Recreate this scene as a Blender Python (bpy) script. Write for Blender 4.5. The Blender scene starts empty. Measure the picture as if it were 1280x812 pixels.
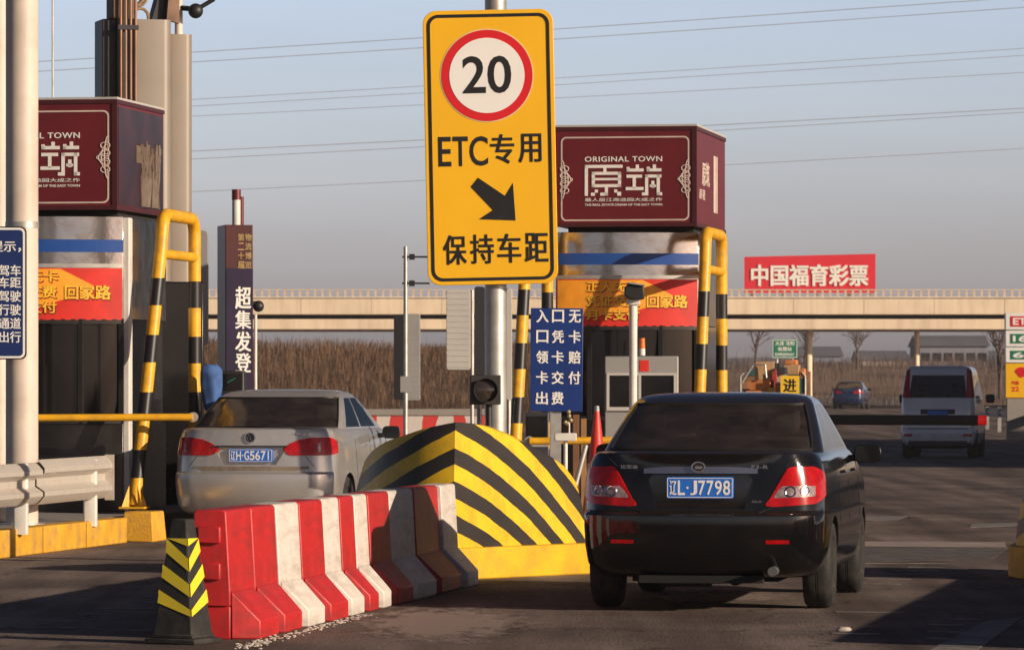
import bpy, bmesh, math, random
from mathutils import Vector, Matrix
random.seed(11)
R = math.radians
SC = bpy.context.scene
COL = SC.collection

# ------------------------------------------------------------------ camera, sky, sun, exposure
F = 6000.0          # focal length in photograph pixels (1280 wide)
HOR, CX, H = 488.0, 640.0, 1.5
cam = bpy.data.cameras.new("camera")
cam.sensor_width = 36.0
cam.lens = F / 1280 * 36
cam.shift_y = (HOR - 406) / 1280
cam.clip_start = 0.5
cam.clip_end = 6000
cam_o = bpy.data.objects.new("camera", cam)
COL.objects.link(cam_o)
cam_o.location = (0, 0, H)
cam_o.rotation_euler = (R(90), 0, 0)
SC.camera = cam_o
cam.dof.use_dof = True
cam.dof.focus_distance = 38.0
cam.dof.aperture_fstop = 13.0

SUN_EL, SUN_ROT = R(16.5), R(122)
world = bpy.data.worlds.new("World")
SC.world = world
world.use_nodes = True
wt = world.node_tree
wt.nodes.clear()
w_out = wt.nodes.new("ShaderNodeOutputWorld")
w_bg = wt.nodes.new("ShaderNodeBackground")
w_sky = wt.nodes.new("ShaderNodeTexSky")
w_sky.sky_type = 'NISHITA'
w_sky.sun_disc = False
w_sky.sun_elevation = SUN_EL
w_sky.sun_rotation = SUN_ROT
w_sky.air_density = 1.0
w_sky.dust_density = 1.5
w_sky.ozone_density = 2.0
w_bg.inputs[1].default_value = 0.10
# a belt of smog low on the sky: brightened and turned mauve; unseen sky above is dimmed to deepen shadows
w_tc = wt.nodes.new("ShaderNodeTexCoord")
w_sep = wt.nodes.new("ShaderNodeSeparateXYZ")
w_ramp = wt.nodes.new("ShaderNodeValToRGB")
w_mul = wt.nodes.new("ShaderNodeMix"); w_mul.data_type = 'RGBA'; w_mul.blend_type = 'MULTIPLY'; w_mul.inputs[0].default_value = 1
el = w_ramp.color_ramp.elements
el[0].position = 0.0; el[0].color = (1.46, 1.34, 1.92, 1)
el[1].position = 1.0; el[1].color = (0.16, 0.18, 0.25, 1)
for p_, c_ in ((0.02, (1.48, 1.37, 1.96)), (0.05, (1.56, 1.46, 1.94)), (0.085, (1.60, 1.46, 1.84)), (0.115, (0.30, 0.32, 0.42)), (0.35, (0.17, 0.19, 0.26))):
    e_ = el.new(p_); e_.color = c_ + (1,)
wt.links.new(w_tc.outputs["Generated"], w_sep.inputs[0])
wt.links.new(w_sep.outputs[2], w_ramp.inputs[0])
wt.links.new(w_sky.outputs[0], w_mul.inputs[6])
wt.links.new(w_ramp.outputs[0], w_mul.inputs[7])
w_map = wt.nodes.new("ShaderNodeMapping"); w_map.inputs["Scale"].default_value = (9, 9, 70)
w_nz = wt.nodes.new("ShaderNodeTexNoise"); w_nz.inputs["Scale"].default_value = 1.0; w_nz.inputs["Detail"].default_value = 4
w_mr = wt.nodes.new("ShaderNodeMapRange"); w_mr.inputs[3].default_value = .92; w_mr.inputs[4].default_value = 1.08
w_m2 = wt.nodes.new("ShaderNodeMix"); w_m2.data_type = 'RGBA'; w_m2.blend_type = 'MULTIPLY'; w_m2.inputs[0].default_value = 1
wt.links.new(w_tc.outputs["Generated"], w_map.inputs[0]); wt.links.new(w_map.outputs[0], w_nz.inputs[0]); wt.links.new(w_nz.outputs[0], w_mr.inputs[0])
wt.links.new(w_mul.outputs[2], w_m2.inputs[6]); wt.links.new(w_mr.outputs[0], w_m2.inputs[7])
wt.links.new(w_m2.outputs[2], w_bg.inputs[0])
wt.links.new(w_bg.outputs[0], w_out.inputs[0])

sun = bpy.data.lights.new("sun", 'SUN')
sun.energy = 4.9
sun.angle = R(0.5)
sun.color = (1.0, 0.83, 0.64)
sun_o = bpy.data.objects.new("sun", sun)
COL.objects.link(sun_o)
to_sun = Vector((math.sin(SUN_ROT) * math.cos(SUN_EL), math.cos(SUN_ROT) * math.cos(SUN_EL), math.sin(SUN_EL)))
sun_o.rotation_euler = to_sun.to_track_quat('Z', 'Y').to_euler()
sun_o.location = (30, -20, 40)

SC.view_settings.view_transform = 'Standard'
SC.view_settings.look = 'None'
SC.view_settings.exposure = 0.18
SC.view_settings.gamma = 1.0
SC.view_settings.use_curve_mapping = False
SC.cycles.max_bounces = 8
SC.cycles.use_denoising = True

# ------------------------------------------------------------------ helpers
LANE = R(9.8)       # the lanes run away from the camera, turned this far to the right
SL, CL = math.sin(LANE), math.cos(LANE)
def gz(Y):
    t = max(0.0, min(1.0, (Y - 110) / 140)); return 0.5 * t * t * (3 - 2 * t)
def W(px, py, Z): return Vector(((px - CX) * Z / F, Z, H + (HOR - py) * Z / F))
def G(px, py):
    Z = F * H / (py - HOR); return Vector(((px - CX) * Z / F, Z, 0))
def UV(u, v, z=0.0): return Vector((u * SL + v * CL, u * CL - v * SL, z))
def to_uv(p): return (p.x * SL + p.y * CL, p.x * CL - p.y * SL)

MATS = {}
def mat(name, col, rough=0.6, metal=0.0, var=0.15, scale=6.0, bump=0.0, bscale=60.0, coat=0.0, dirt=None, dirt_amt=0.0, spec=0.5, dscale=3.0, emit=0, stretch=None):
    if name in MATS: return MATS[name]
    m = bpy.data.materials.new(name); m.use_nodes = True
    nt = m.node_tree; N = nt.nodes; L = nt.links
    b = N["Principled BSDF"]
    tc = N.new("ShaderNodeTexCoord")
    nz = N.new("ShaderNodeTexNoise"); nz.inputs["Scale"].default_value = scale; nz.inputs["Detail"].default_value = 6
    L.new(tc.outputs["Object"], nz.inputs["Vector"])
    rp = N.new("ShaderNodeValToRGB")
    a, c = max(0, 1 - var), 1 + var * .6
    rp.color_ramp.elements[0].position = .3; rp.color_ramp.elements[1].position = .72
    rp.color_ramp.elements[0].color = (col[0] * a, col[1] * a, col[2] * a, 1)
    rp.color_ramp.elements[1].color = (min(1, col[0] * c), min(1, col[1] * c), min(1, col[2] * c), 1)
    L.new(nz.outputs[0], rp.inputs[0])
    out = rp.outputs[0]
    if dirt:
        n2 = N.new("ShaderNodeTexNoise"); n2.inputs["Scale"].default_value = dscale; n2.inputs["Detail"].default_value = 9; n2.inputs["Roughness"].default_value = .7
        if stretch:
            mp = N.new("ShaderNodeMapping"); mp.inputs["Scale"].default_value = stretch
            L.new(tc.outputs["Object"], mp.inputs[0]); L.new(mp.outputs[0], n2.inputs["Vector"])
        else: L.new(tc.outputs["Object"], n2.inputs["Vector"])
        r2 = N.new("ShaderNodeValToRGB")
        r2.color_ramp.elements[0].position = .45; r2.color_ramp.elements[1].position = .75
        r2.color_ramp.elements[0].color = (0, 0, 0, 1); r2.color_ramp.elements[1].color = (dirt_amt,) * 3 + (1,)
        L.new(n2.outputs[0], r2.inputs[0])
        mx = N.new("ShaderNodeMix"); mx.data_type = 'RGBA'
        L.new(r2.outputs[0], mx.inputs[0]); L.new(out, mx.inputs[6]); mx.inputs[7].default_value = tuple(dirt) + (1,)
        out = mx.outputs[2]
    L.new(out, b.inputs["Base Color"])
    b.inputs["Roughness"].default_value = rough
    b.inputs["Metallic"].default_value = metal
    b.inputs["Coat Weight"].default_value = coat
    b.inputs["Coat Roughness"].default_value = 0.06
    b.inputs["Specular IOR Level"].default_value = spec
    if emit:
        L.new(out, b.inputs["Emission Color"]); b.inputs["Emission Strength"].default_value = emit
    if bump:
        n3 = N.new("ShaderNodeTexNoise"); n3.inputs["Scale"].default_value = bscale; n3.inputs["Detail"].default_value = 4
        L.new(tc.outputs["Object"], n3.inputs["Vector"])
        bp = N.new("ShaderNodeBump"); bp.inputs["Strength"].default_value = bump; bp.inputs["Distance"].default_value = 0.02
        L.new(n3.outputs[0], bp.inputs["Height"]); L.new(bp.outputs[0], b.inputs["Normal"])
    MATS[name] = m
    return m

def glass(name, tint, gloss=0.05, fac=1.0, dust=0.0):
    if name in MATS: return MATS[name]
    m = bpy.data.materials.new(name); m.use_nodes = True
    nt = m.node_tree; N = nt.nodes; L = nt.links; N.clear()
    o = N.new("ShaderNodeOutputMaterial"); mx = N.new("ShaderNodeMixShader")
    t = N.new("ShaderNodeBsdfTransparent"); t.inputs[0].default_value = tuple(tint) + (1,)
    g = N.new("ShaderNodeBsdfGlossy"); g.inputs["Roughness"].default_value = gloss
    fr = N.new("ShaderNodeFresnel"); fr.inputs[0].default_value = 1.5
    ma = N.new("ShaderNodeMath"); ma.operation = 'MULTIPLY'; ma.inputs[1].default_value = fac
    L.new(fr.outputs[0], ma.inputs[0]); L.new(ma.outputs[0], mx.inputs[0])
    L.new(t.outputs[0], mx.inputs[1]); L.new(g.outputs[0], mx.inputs[2]); 
    if dust:
        d = N.new("ShaderNodeBsdfDiffuse"); d.inputs[0].default_value = (.36, .27, .22, 1)
        tc = N.new("ShaderNodeTexCoord"); nz = N.new("ShaderNodeTexNoise"); nz.inputs["Scale"].default_value = 5; nz.inputs["Detail"].default_value = 7
        L.new(tc.outputs["Object"], nz.inputs[0])
        mr = N.new("ShaderNodeMapRange"); mr.inputs[1].default_value = .35; mr.inputs[2].default_value = .7; mr.inputs[3].default_value = dust * .6; mr.inputs[4].default_value = dust * 1.4
        L.new(nz.outputs[0], mr.inputs[0])
        m2 = N.new("ShaderNodeMixShader"); L.new(mr.outputs[0], m2.inputs[0]); L.new(mx.outputs[0], m2.inputs[1]); L.new(d.outputs[0], m2.inputs[2])
        L.new(m2.outputs[0], o.inputs[0])
    else: L.new(mx.outputs[0], o.inputs[0])
    MATS[name] = m
    return m

class MB:
    """collects shapes, then links them as ONE mesh object"""
    def __init__(s): s.b = bmesh.new()
    def box(s, x0, x1, y0, y1, z0, z1):
        v = [s.b.verts.new(p) for p in ((x0,y0,z0),(x1,y0,z0),(x1,y1,z0),(x0,y1,z0),(x0,y0,z1),(x1,y0,z1),(x1,y1,z1),(x0,y1,z1))]
        for f in ((0,3,2,1),(4,5,6,7),(0,1,5,4),(1,2,6,5),(2,3,7,6),(3,0,4,7)): s.b.faces.new([v[i] for i in f])
        return s
    def prism(s, poly, z0, z1, fn=None):
        """polygon (x,y) counter-clockwise, extruded z0..z1; fn maps (x,y,z) to a point"""
        fn = fn or (lambda x, y, z: (x, y, z))
        a = [s.b.verts.new(fn(x, y, z0)) for x, y in poly]; c = [s.b.verts.new(fn(x, y, z1)) for x, y in poly]
        n = len(poly)
        s.b.faces.new(a[::-1]); s.b.faces.new(c)
        for i in range(n): s.b.faces.new((a[i], a[(i+1) % n], c[(i+1) % n], c[i]))
        return s
    def plate(s, poly, y0, y1):
        """polygon (x,z) counter-clockwise seen from -y, thickness y0 (front) .. y1 (back)"""
        return s.prism(poly, y1, y0, lambda x, z, y: (x, y, z))
    def cyl(s, p0, p1, r0, r1=None, n=16, cap=True):
        r1 = r0 if r1 is None else r1
        p0, p1 = Vector(p0), Vector(p1); d = (p1 - p0).normalized()
        a = d.orthogonal().normalized(); c = d.cross(a)
        A, B = [], []
        for i in range(n):
            t = 2 * math.pi * i / n; o = a * math.cos(t) + c * math.sin(t)
            A.append(s.b.verts.new(p0 + o * r0)); B.append(s.b.verts.new(p1 + o * r1))
        for i in range(n): s.b.faces.new((A[i], A[(i+1) % n], B[(i+1) % n], B[i]))
        if cap: s.b.faces.new(A[::-1]); s.b.faces.new(B)
        return s
    def tube(s, pts, r, n=12, cap=True):
        pts = [Vector(p) for p in pts]; rings = []; ref = None
        for i, p in enumerate(pts):
            d = ((pts[i+1] if i + 1 < len(pts) else p) - (pts[i-1] if i else p)).normalized()
            if ref is None: ref = d.orthogonal().normalized()
            ref = (ref - d * ref.dot(d)).normalized(); c = d.cross(ref)
            rr = r[i] if isinstance(r, (list, tuple)) else r
            rings.append([s.b.verts.new(p + (ref * math.cos(2*math.pi*k/n) + c * math.sin(2*math.pi*k/n)) * rr) for k in range(n)])
        for A, B in zip(rings, rings[1:]):
            for k in range(n): s.b.faces.new((A[k], A[(k+1) % n], B[(k+1) % n], B[k]))
        if cap: s.b.faces.new(rings[0][::-1]); s.b.faces.new(rings[-1])
        return s
    def lathe(s, prof, axis='z', n=24, c=(0, 0, 0)):
        rings = []
        for r, h in prof:
            ring = []
            for k in range(n):
                t = 2 * math.pi * k / n
                q = (r * math.cos(t), r * math.sin(t), h) if axis == 'z' else (h, r * math.cos(t), r * math.sin(t)) if axis == 'x' else (r * math.sin(t), h, r * math.cos(t))
                ring.append(s.b.verts.new((q[0]+c[0], q[1]+c[1], q[2]+c[2])))
            rings.append(ring)
        for A, B in zip(rings, rings[1:]):
            for k in range(n): s.b.faces.new((A[k], A[(k+1) % n], B[(k+1) % n], B[k]))
        for q in (rings[0], rings[-1]):
            if len(q) > 2: s.b.faces.new(q)
        return s
    def grid(s, rows):
        V = [[s.b.verts.new(p) for p in r] for r in rows]
        for A, B in zip(V, V[1:]):
            for k in range(len(A) - 1): s.b.faces.new((A[k], A[k+1], B[k+1], B[k]))
        return V
    def ball(s, c, r, sx=1, sy=1, sz=1, seg=16):
        q = bmesh.ops.create_uvsphere(s.b, u_segments=seg, v_segments=seg // 2, radius=r)
        for v in q['verts']: v.co = Vector((v.co.x*sx + c[0], v.co.y*sy + c[1], v.co.z*sz + c[2]))
        return s
    def build(s, name, m, parent=None, bev=0.0, smooth=35, recalc=True, seg=2):
        if recalc: bmesh.ops.recalc_face_normals(s.b, faces=s.b.faces)
        me = bpy.data.meshes.new(name); s.b.to_mesh(me); s.b.free()
        for x in (m if isinstance(m, (list, tuple)) else [m]): me.materials.append(x)
        if smooth:
            for p in me.polygons: p.use_smooth = True
            me.set_sharp_from_angle(angle=R(smooth))
        else:
            for p in me.polygons: p.use_smooth = False
        o = bpy.data.objects.new(name, me); COL.objects.link(o)
        if parent: o.parent = parent
        if bev:
            md = o.modifiers.new("bevel", 'BEVEL'); md.width = bev; md.segments = seg; md.limit_method = 'ANGLE'; md.angle_limit = R(40)
            md.harden_normals = False
        return o

def tag(o, label=None, cat=None, group=None, kind=None):
    if label: o["label"] = label
    if cat: o["category"] = cat
    if group: o["group"] = group
    if kind: o["kind"] = kind
    return o
def thing(name, label, cat, loc=(0,0,0), rotz=0.0, group=None):
    o = bpy.data.objects.new(name, None); COL.objects.link(o)
    o.empty_display_size = .2
    o.location = loc; o.rotation_euler = (0, 0, rotz)
    return tag(o, label, cat, group)
def copy_tree(o, parent=None):
    c = o.copy(); COL.objects.link(c)
    if parent: c.parent = parent
    for ch in list(o.children): copy_tree(ch, c)
    return c

def text_bm(mb, s, x0, x1, z0, z1, y=0.0, depth=0.004, bold=0.0, spacing=1.0, line=1.0, tform=None):
    """lettering fitted into the box x0..x1, z0..z1 in the plane y (read from -y)"""
    if bold and any(ord(c) > 0x2E80 for c in s):
        # thick strokes: the thin glyphs laid over each other a stroke's breadth apart
        e = min((z1 - z0) / (s.count("\n") + 1), 9) * bold * 2.2
        for i, (dx, dz) in enumerate(((-1, -1), (1, -1), (-1, 1), (1, 1))):
            text_bm(mb, s, x0 + e/2 + dx*e/2, x1 - e/2 + dx*e/2, z0 + e/3 + dz*e/3, z1 - e/3 + dz*e/3, y, depth + .0004*i, 0, spacing, line, tform)
        return mb
    cu = bpy.data.curves.new("lettering", 'FONT'); cu.body = s
    cu.align_x = 'CENTER'; cu.size = 1.0; cu.offset = bold; cu.space_character = spacing; cu.space_line = line
    cu.resolution_u = 4
    ob = bpy.data.objects.new("lettering", cu); COL.objects.link(ob)
    dg = bpy.context.evaluated_depsgraph_get()
    me = bpy.data.meshes.new_from_object(ob.evaluated_get(dg))
    bpy.data.objects.remove(ob); bpy.data.curves.remove(cu)
    if not me.vertices: return mb
    xs = [v.co.x for v in me.vertices]; ys = [v.co.y for v in me.vertices]
    ax, bx, ay, by = min(xs), max(xs), min(ys), max(ys)
    t = bmesh.new(); t.from_mesh(me)
    ex = bmesh.ops.extrude_face_region(t, geom=t.faces[:])
    for g in ex['geom']:
        if isinstance(g, bmesh.types.BMVert): g.co.z = 1.0
    for v in t.verts:
        q = Vector((x0 + (v.co.x - ax) / max(1e-6, bx - ax) * (x1 - x0), y - (depth if v.co.z > .5 else 0.0), z0 + (v.co.y - ay) / max(1e-6, by - ay) * (z1 - z0)))
        v.co = tform(q) if tform else q
    m2 = bpy.data.meshes.new("lettering"); t.to_mesh(m2); t.free()
    mb.b.from_mesh(m2)
    bpy.data.meshes.remove(m2); bpy.data.meshes.remove(me)
    return mb

def rrect(x0, x1, z0, z1, r, n=6):
    p = []
    for cx, cz, a in ((x1-r, z0+r, -90), (x1-r, z1-r, 0), (x0+r, z1-r, 90), (x0+r, z0+r, 180)):
        for i in range(n + 1):
            t = R(a + 90 * i / n); p.append((cx + r*math.cos(t), cz + r*math.sin(t)))
    return p
def ring_plate(mb, outer, inner, y0, y1):
    n = len(outer)
    def ring(pts, y): return [mb.b.verts.new((x, y, z)) for x, z in pts]
    a, b, c, d = ring(outer, y0), ring(inner, y0), ring(outer, y1), ring(inner, y1)
    for i in range(n):
        j = (i + 1) % n
        mb.b.faces.new((a[i], a[j], b[j], b[i])); mb.b.faces.new((c[j], c[i], d[i], d[j]))
        mb.b.faces.new((a[j], a[i], c[i], c[j])); mb.b.faces.new((b[i], b[j], d[j], d[i]))
    return mb
def circ(cx, cz, r, n=48): return [(cx + r*math.cos(2*math.pi*i/n), cz + r*math.sin(2*math.pi*i/n)) for i in range(n)]

# ------------------------------------------------------------------ materials
def asphalt_material():
    m = bpy.data.materials.new("asphalt"); m.use_nodes = True
    nt = m.node_tree; N = nt.nodes; L = nt.links; b = N["Principled BSDF"]
    tc = N.new("ShaderNodeTexCoord")
    mp = N.new("ShaderNodeMapping"); mp.inputs["Rotation"].default_value = (0, 0, LANE); mp.inputs["Scale"].default_value = (1.6, .16, 1)
    L.new(tc.outputs["Object"], mp.inputs[0])
    n1 = N.new("ShaderNodeTexNoise"); n1.inputs["Scale"].default_value = 1.1; n1.inputs["Detail"].default_value = 8; n1.inputs["Roughness"].default_value = .65
    L.new(mp.outputs[0], n1.inputs[0])
    r1 = N.new("ShaderNodeValToRGB")
    r1.color_ramp.elements[0].position = .32; r1.color_ramp.elements[0].color = (.135, .100, .084, 1)
    r1.color_ramp.elements[1].position = .74; r1.color_ramp.elements[1].color = (.31, .24, .205, 1)
    L.new(n1.outputs[0], r1.inputs[0])
    n2 = N.new("ShaderNodeTexNoise"); n2.inputs["Scale"].default_value = 26; n2.inputs["Detail"].default_value = 5
    L.new(tc.outputs["Object"], n2.inputs[0])
    mx = N.new("ShaderNodeMix"); mx.data_type = 'RGBA'; mx.blend_type = 'OVERLAY'; mx.inputs[0].default_value = .6
    L.new(r1.outputs[0], mx.inputs[6]); L.new(n2.outputs[0], mx.inputs[7])
    # oil and patch stains
    n3 = N.new("ShaderNodeTexNoise"); n3.inputs["Scale"].default_value = .55; n3.inputs["Detail"].default_value = 4
    L.new(tc.outputs["Object"], n3.inputs[0])
    r3 = N.new("ShaderNodeValToRGB"); r3.color_ramp.elements[0].position = .35; r3.color_ramp.elements[1].position = .6
    r3.color_ramp.elements[0].color = (.6, .6, .62, 1); r3.color_ramp.elements[1].color = (1, 1, 1, 1)
    L.new(n3.outputs[0], r3.inputs[0])
    m3 = N.new("ShaderNodeMix"); m3.data_type = 'RGBA'; m3.blend_type = 'MULTIPLY'; m3.inputs[0].default_value = 1
    L.new(mx.outputs[2], m3.inputs[6]); L.new(r3.outputs[0], m3.inputs[7])
    # hairline cracks and rubber tracks along the lanes
    wv = N.new("ShaderNodeTexNoise"); wv.inputs["Scale"].default_value = .9; wv.inputs["Detail"].default_value = 5
    L.new(tc.outputs["Object"], wv.inputs[0])
    va = N.new("ShaderNodeVectorMath"); va.operation = 'MULTIPLY_ADD'; va.inputs[1].default_value = (1.6, 1.6, 1.6)
    L.new(wv.outputs["Color"], va.inputs[0]); L.new(tc.outputs["Object"], va.inputs[2])
    vo = N.new("ShaderNodeTexVoronoi"); vo.feature = 'DISTANCE_TO_EDGE'; vo.inputs["Scale"].default_value = .28
    L.new(va.outputs[0], vo.inputs["Vector"])
    cr = N.new("ShaderNodeValToRGB"); cr.color_ramp.elements[0].position = .0; cr.color_ramp.elements[0].color = (.35, .33, .32, 1); cr.color_ramp.elements[1].position = .006; cr.color_ramp.elements[1].color = (1, 1, 1, 1)
    L.new(vo.outputs["Distance"], cr.inputs[0])
    mp2 = N.new("ShaderNodeMapping"); mp2.inputs["Rotation"].default_value = (0, 0, LANE); mp2.inputs["Scale"].default_value = (1.0, .03, 1)
    L.new(tc.outputs["Object"], mp2.inputs[0])
    n5 = N.new("ShaderNodeTexNoise"); n5.inputs["Scale"].default_value = 1.3; n5.inputs["Detail"].default_value = 6
    L.new(mp2.outputs[0], n5.inputs[0])
    r5 = N.new("ShaderNodeValToRGB"); r5.color_ramp.elements[0].position = .38; r5.color_ramp.elements[1].position = .58
    r5.color_ramp.elements[0].color = (.55, .53, .52, 1); r5.color_ramp.elements[1].color = (1, 1, 1, 1)
    L.new(n5.outputs[0], r5.inputs[0])
    out = m3.outputs[2]
    for s_ in (cr.outputs[0], r5.outputs[0]):
        q = N.new("ShaderNodeMix"); q.data_type = 'RGBA'; q.blend_type = 'MULTIPLY'; q.inputs[0].default_value = 1
        L.new(out, q.inputs[6]); L.new(s_, q.inputs[7]); out = q.outputs[2]
    L.new(out, b.inputs["Base Color"])
    b.inputs["Roughness"].default_value = .85; b.inputs["Specular IOR Level"].default_value = .2
    bp = N.new("ShaderNodeBump"); bp.inputs["Strength"].default_value = .5; bp.inputs["Distance"].default_value = .02
    n4 = N.new("ShaderNodeTexNoise"); n4.inputs["Scale"].default_value = 45; n4.inputs["Detail"].default_value = 3
    L.new(tc.outputs["Object"], n4.inputs[0]); L.new(n4.outputs[0], bp.inputs["Height"]); L.new(bp.outputs[0], b.inputs["Normal"])
    return m

def band_material(name, base, period, width, top, c1, c2):
    """safety paint: bands of c2 on c1 along the object's own height"""
    m = mat(name, c1, .42, 0, .12, 9, dirt=(.12, .09, .06), dirt_amt=.5, dscale=7)
    nt = m.node_tree; N = nt.nodes; L = nt.links; b = N["Principled BSDF"]
    src = b.inputs["Base Color"].links[0].from_socket
    tc = N.new("ShaderNodeTexCoord"); sp = N.new("ShaderNodeSeparateXYZ"); L.new(tc.outputs["Object"], sp.inputs[0])
    def mth(op, a, v):
        k = N.new("ShaderNodeMath"); k.operation = op; L.new(a, k.inputs[0]); k.inputs[1].default_value = v; return k.outputs[0]
    q = mth('SUBTRACT', sp.outputs[2], base); q = mth('FLOORED_MODULO', q, period); q = mth('LESS_THAN', q, width)
    t = mth('LESS_THAN', sp.outputs[2], top)
    k = N.new("ShaderNodeMath"); k.operation = 'MULTIPLY'; L.new(q, k.inputs[0]); L.new(t, k.inputs[1])
    mx = N.new("ShaderNodeMix"); mx.data_type = 'RGBA'; L.new(k.outputs[0], mx.inputs[0]); L.new(src, mx.inputs[6]); mx.inputs[7].default_value = c2 + (1,)
    L.new(mx.outputs[2], b.inputs["Base Color"])
    return m

ASPHALT = asphalt_material()
YEL = (.78, .40, .012)
M_YEL = mat("yellow_paint", YEL, .45, 0, .12, 5, dirt=(.25, .14, .04), dirt_amt=.45, dscale=6)
M_KERB = mat("yellow_kerb_paint", (.72, .37, .02), .7, 0, .25, 3, bump=.3, bscale=40, dirt=(.20, .14, .09), dirt_amt=.75, dscale=4)
M_PROWY = (.82, .50, .012)
M_BLACKP = mat("black_paint", (.012, .011, .011), .45, 0, .3, 8)
M_HOOP = band_material("hoop_paint", .90, .59, .285, 2.42, YEL, (.012, .011, .011))
M_RAIL = mat("weathered_rail", (.54, .49, .43), .5, .15, .15, 4, dirt=(.28, .22, .17), dirt_amt=.6, dscale=4)
M_RED = mat("red_plastic", (.50, .018, .020), .5, 0, .22, 4, bump=.25, bscale=9, dirt=(.13, .030, .028), dirt_amt=.75, dscale=2.2, stretch=(2, .6, 4))
M_WHITEP = mat("white_plastic", (.70, .63, .57), .55, 0, .15, 4, bump=.2, bscale=9, dirt=(.24, .19, .155), dirt_amt=.8, dscale=2.4, stretch=(2, .6, 4))
M_STEEL_D = mat("dull_dark_steel", (.055, .05, .048), .28, .9, .3, 2.5, bump=.15, bscale=5)
M_STEEL = mat("brushed_steel", (.46, .44, .42), .16, 1.0, .18, 3, bump=.15, bscale=5)
M_GALV = mat("galvanised_steel", (.50, .48, .45), .5, .65, .18, 6, dirt=(.26, .21, .17), dirt_amt=.5, dscale=5)
M_CREAMP = mat("cream_pole_paint", (.62, .53, .45), .5, 0, .14, 2, dirt=(.38, .31, .25), dirt_amt=.5, dscale=2.5)
M_BEIGE = mat("beige_sheet_metal", (.24, .205, .17), .45, .1, .12, 1.5, dirt=(.28, .20, .13), dirt_amt=.6, dscale=2)
M_MAROON = mat("maroon_panel", (.130, .010, .014), .38, 0, .12, 3)
M_MAROON_D = mat("maroon_trim", (.060, .008, .010), .4, 0, .12, 3)
M_LETTER = mat("white_lettering", (.80, .77, .72), .5, 0, .05, 5)
M_LETTER_P = mat("pale_lettering", (.62, .50, .44), .5, 0, .15, 5)
M_BLUE = mat("blue_sign_paint", (.006, .030, .17), .4, 0, .12, 4)
M_BLUE_D = mat("navy_sign_paint", (.008, .025, .12), .4, 0, .12, 4)
M_STRIPE = mat("blue_stripe", (.012, .065, .28), .35, 0, .1, 4)
M_SIGNY = mat("yellow_sign_sheet", (.84, .45, .008), .42, 0, .05, 1.5)
M_SIGNR = mat("red_sign_sheet", (.62, .012, .018), .4, 0, .05, 3)
M_SIGNW = mat("white_sign_sheet", (.80, .78, .75), .4, 0, .04, 3)
M_BANNER = mat("red_banner", (.62, .022, .012), .55, 0, .2, 5)
M_BANNERO = mat("orange_banner", (.88, .34, .02), .55, 0, .25, 4)
M_BANNERY = mat("banner_yellow_letters", (.86, .50, .03), .5, 0, .25, 8)
M_BANNERS = mat("banner_red_outline", (.30, .03, .01), .5, 0, .25, 8)  # printed darker edge behind the banner letters
M_DGLASS = mat("dark_booth_glass", (.008, .0075, .008), .07, 0, .5, 3, spec=.35)
M_RUBBER = mat("rubber", (.016, .015, .015), .8, 0, .3, 12, dirt=(.09, .075, .06), dirt_amt=.5, dscale=9)
M_PLASTIC = mat("black_plastic", (.014, .014, .015), .5, 0, .25, 10)
M_GREY = mat("grey_panel", (.33, .32, .31), .5, .2, .15, 3, dirt=(.2, .17, .14), dirt_amt=.4)
M_LGREY = mat("light_grey_panel", (.52, .50, .47), .5, .1, .12, 3, dirt=(.33, .29, .24), dirt_amt=.4)
M_CONC = mat("concrete", (.30, .27, .24), .85, 0, .2, 3, bump=.3, dirt=(.16, .13, .11), dirt_amt=.6)
M_BRIDGE = mat("cream_concrete", (.80, .65, .47), .85, 0, .10, .25, dirt=(.45, .33, .22), dirt_amt=.6, dscale=.9, stretch=(1.6, 1, .18))
M_CHROME = mat("chrome", (.72, .72, .74), .12, 1, .05, 5)
M_LAMPR = mat("red_lamp_lens", (.40, .004, .005), .16, 0, .35, 22, coat=.15, spec=.3)
M_LAMPC = mat("clear_lamp_lens", (.36, .26, .26), .18, .3, .6, 30, coat=.4)
M_WHITEM = mat("white_metal", (.68, .65, .60), .45, 0, .1, 4, dirt=(.4, .33, .27), dirt_amt=.4)
M_WIRE = mat("cable", (.32, .33, .37), .6, 0, .1, 1)
M_GREEN = mat("green_sign_sheet", (.01, .17, .09), .45, 0, .1, 3)
M_CARDB = mat("cardboard", (.42, .25, .12), .8, 0, .25, 4)
M_ROADW = mat("worn_road_paint", (.30, .27, .25), .85, 0, .4, 3, dirt=(.10, .085, .075), dirt_amt=1.6, dscale=7)
M_SOIL = mat("dry_soil", (.15, .085, .042), .95, 0, .35, .5, bump=.5, bscale=3, dirt=(.10, .055, .03), dirt_amt=.8, dscale=.25)

# ------------------------------------------------------------------ ground, embankment, sky line
mb = MB()
ys = [-80, -20, 10, 25, 40, 55, 70, 90, 110] + [110 + 10 * i for i in range(1, 15)] + [270, 320, 400, 550, 800, 1200, 2500]
xs = [-900, -300, -100, -40, -15, 0, 15, 40, 100, 300, 900]
mb.grid([[(x, y, gz(y)) for x in xs] for y in ys])
tag(mb.build("road", ASPHALT, smooth=0, recalc=False), kind="structure")

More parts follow.
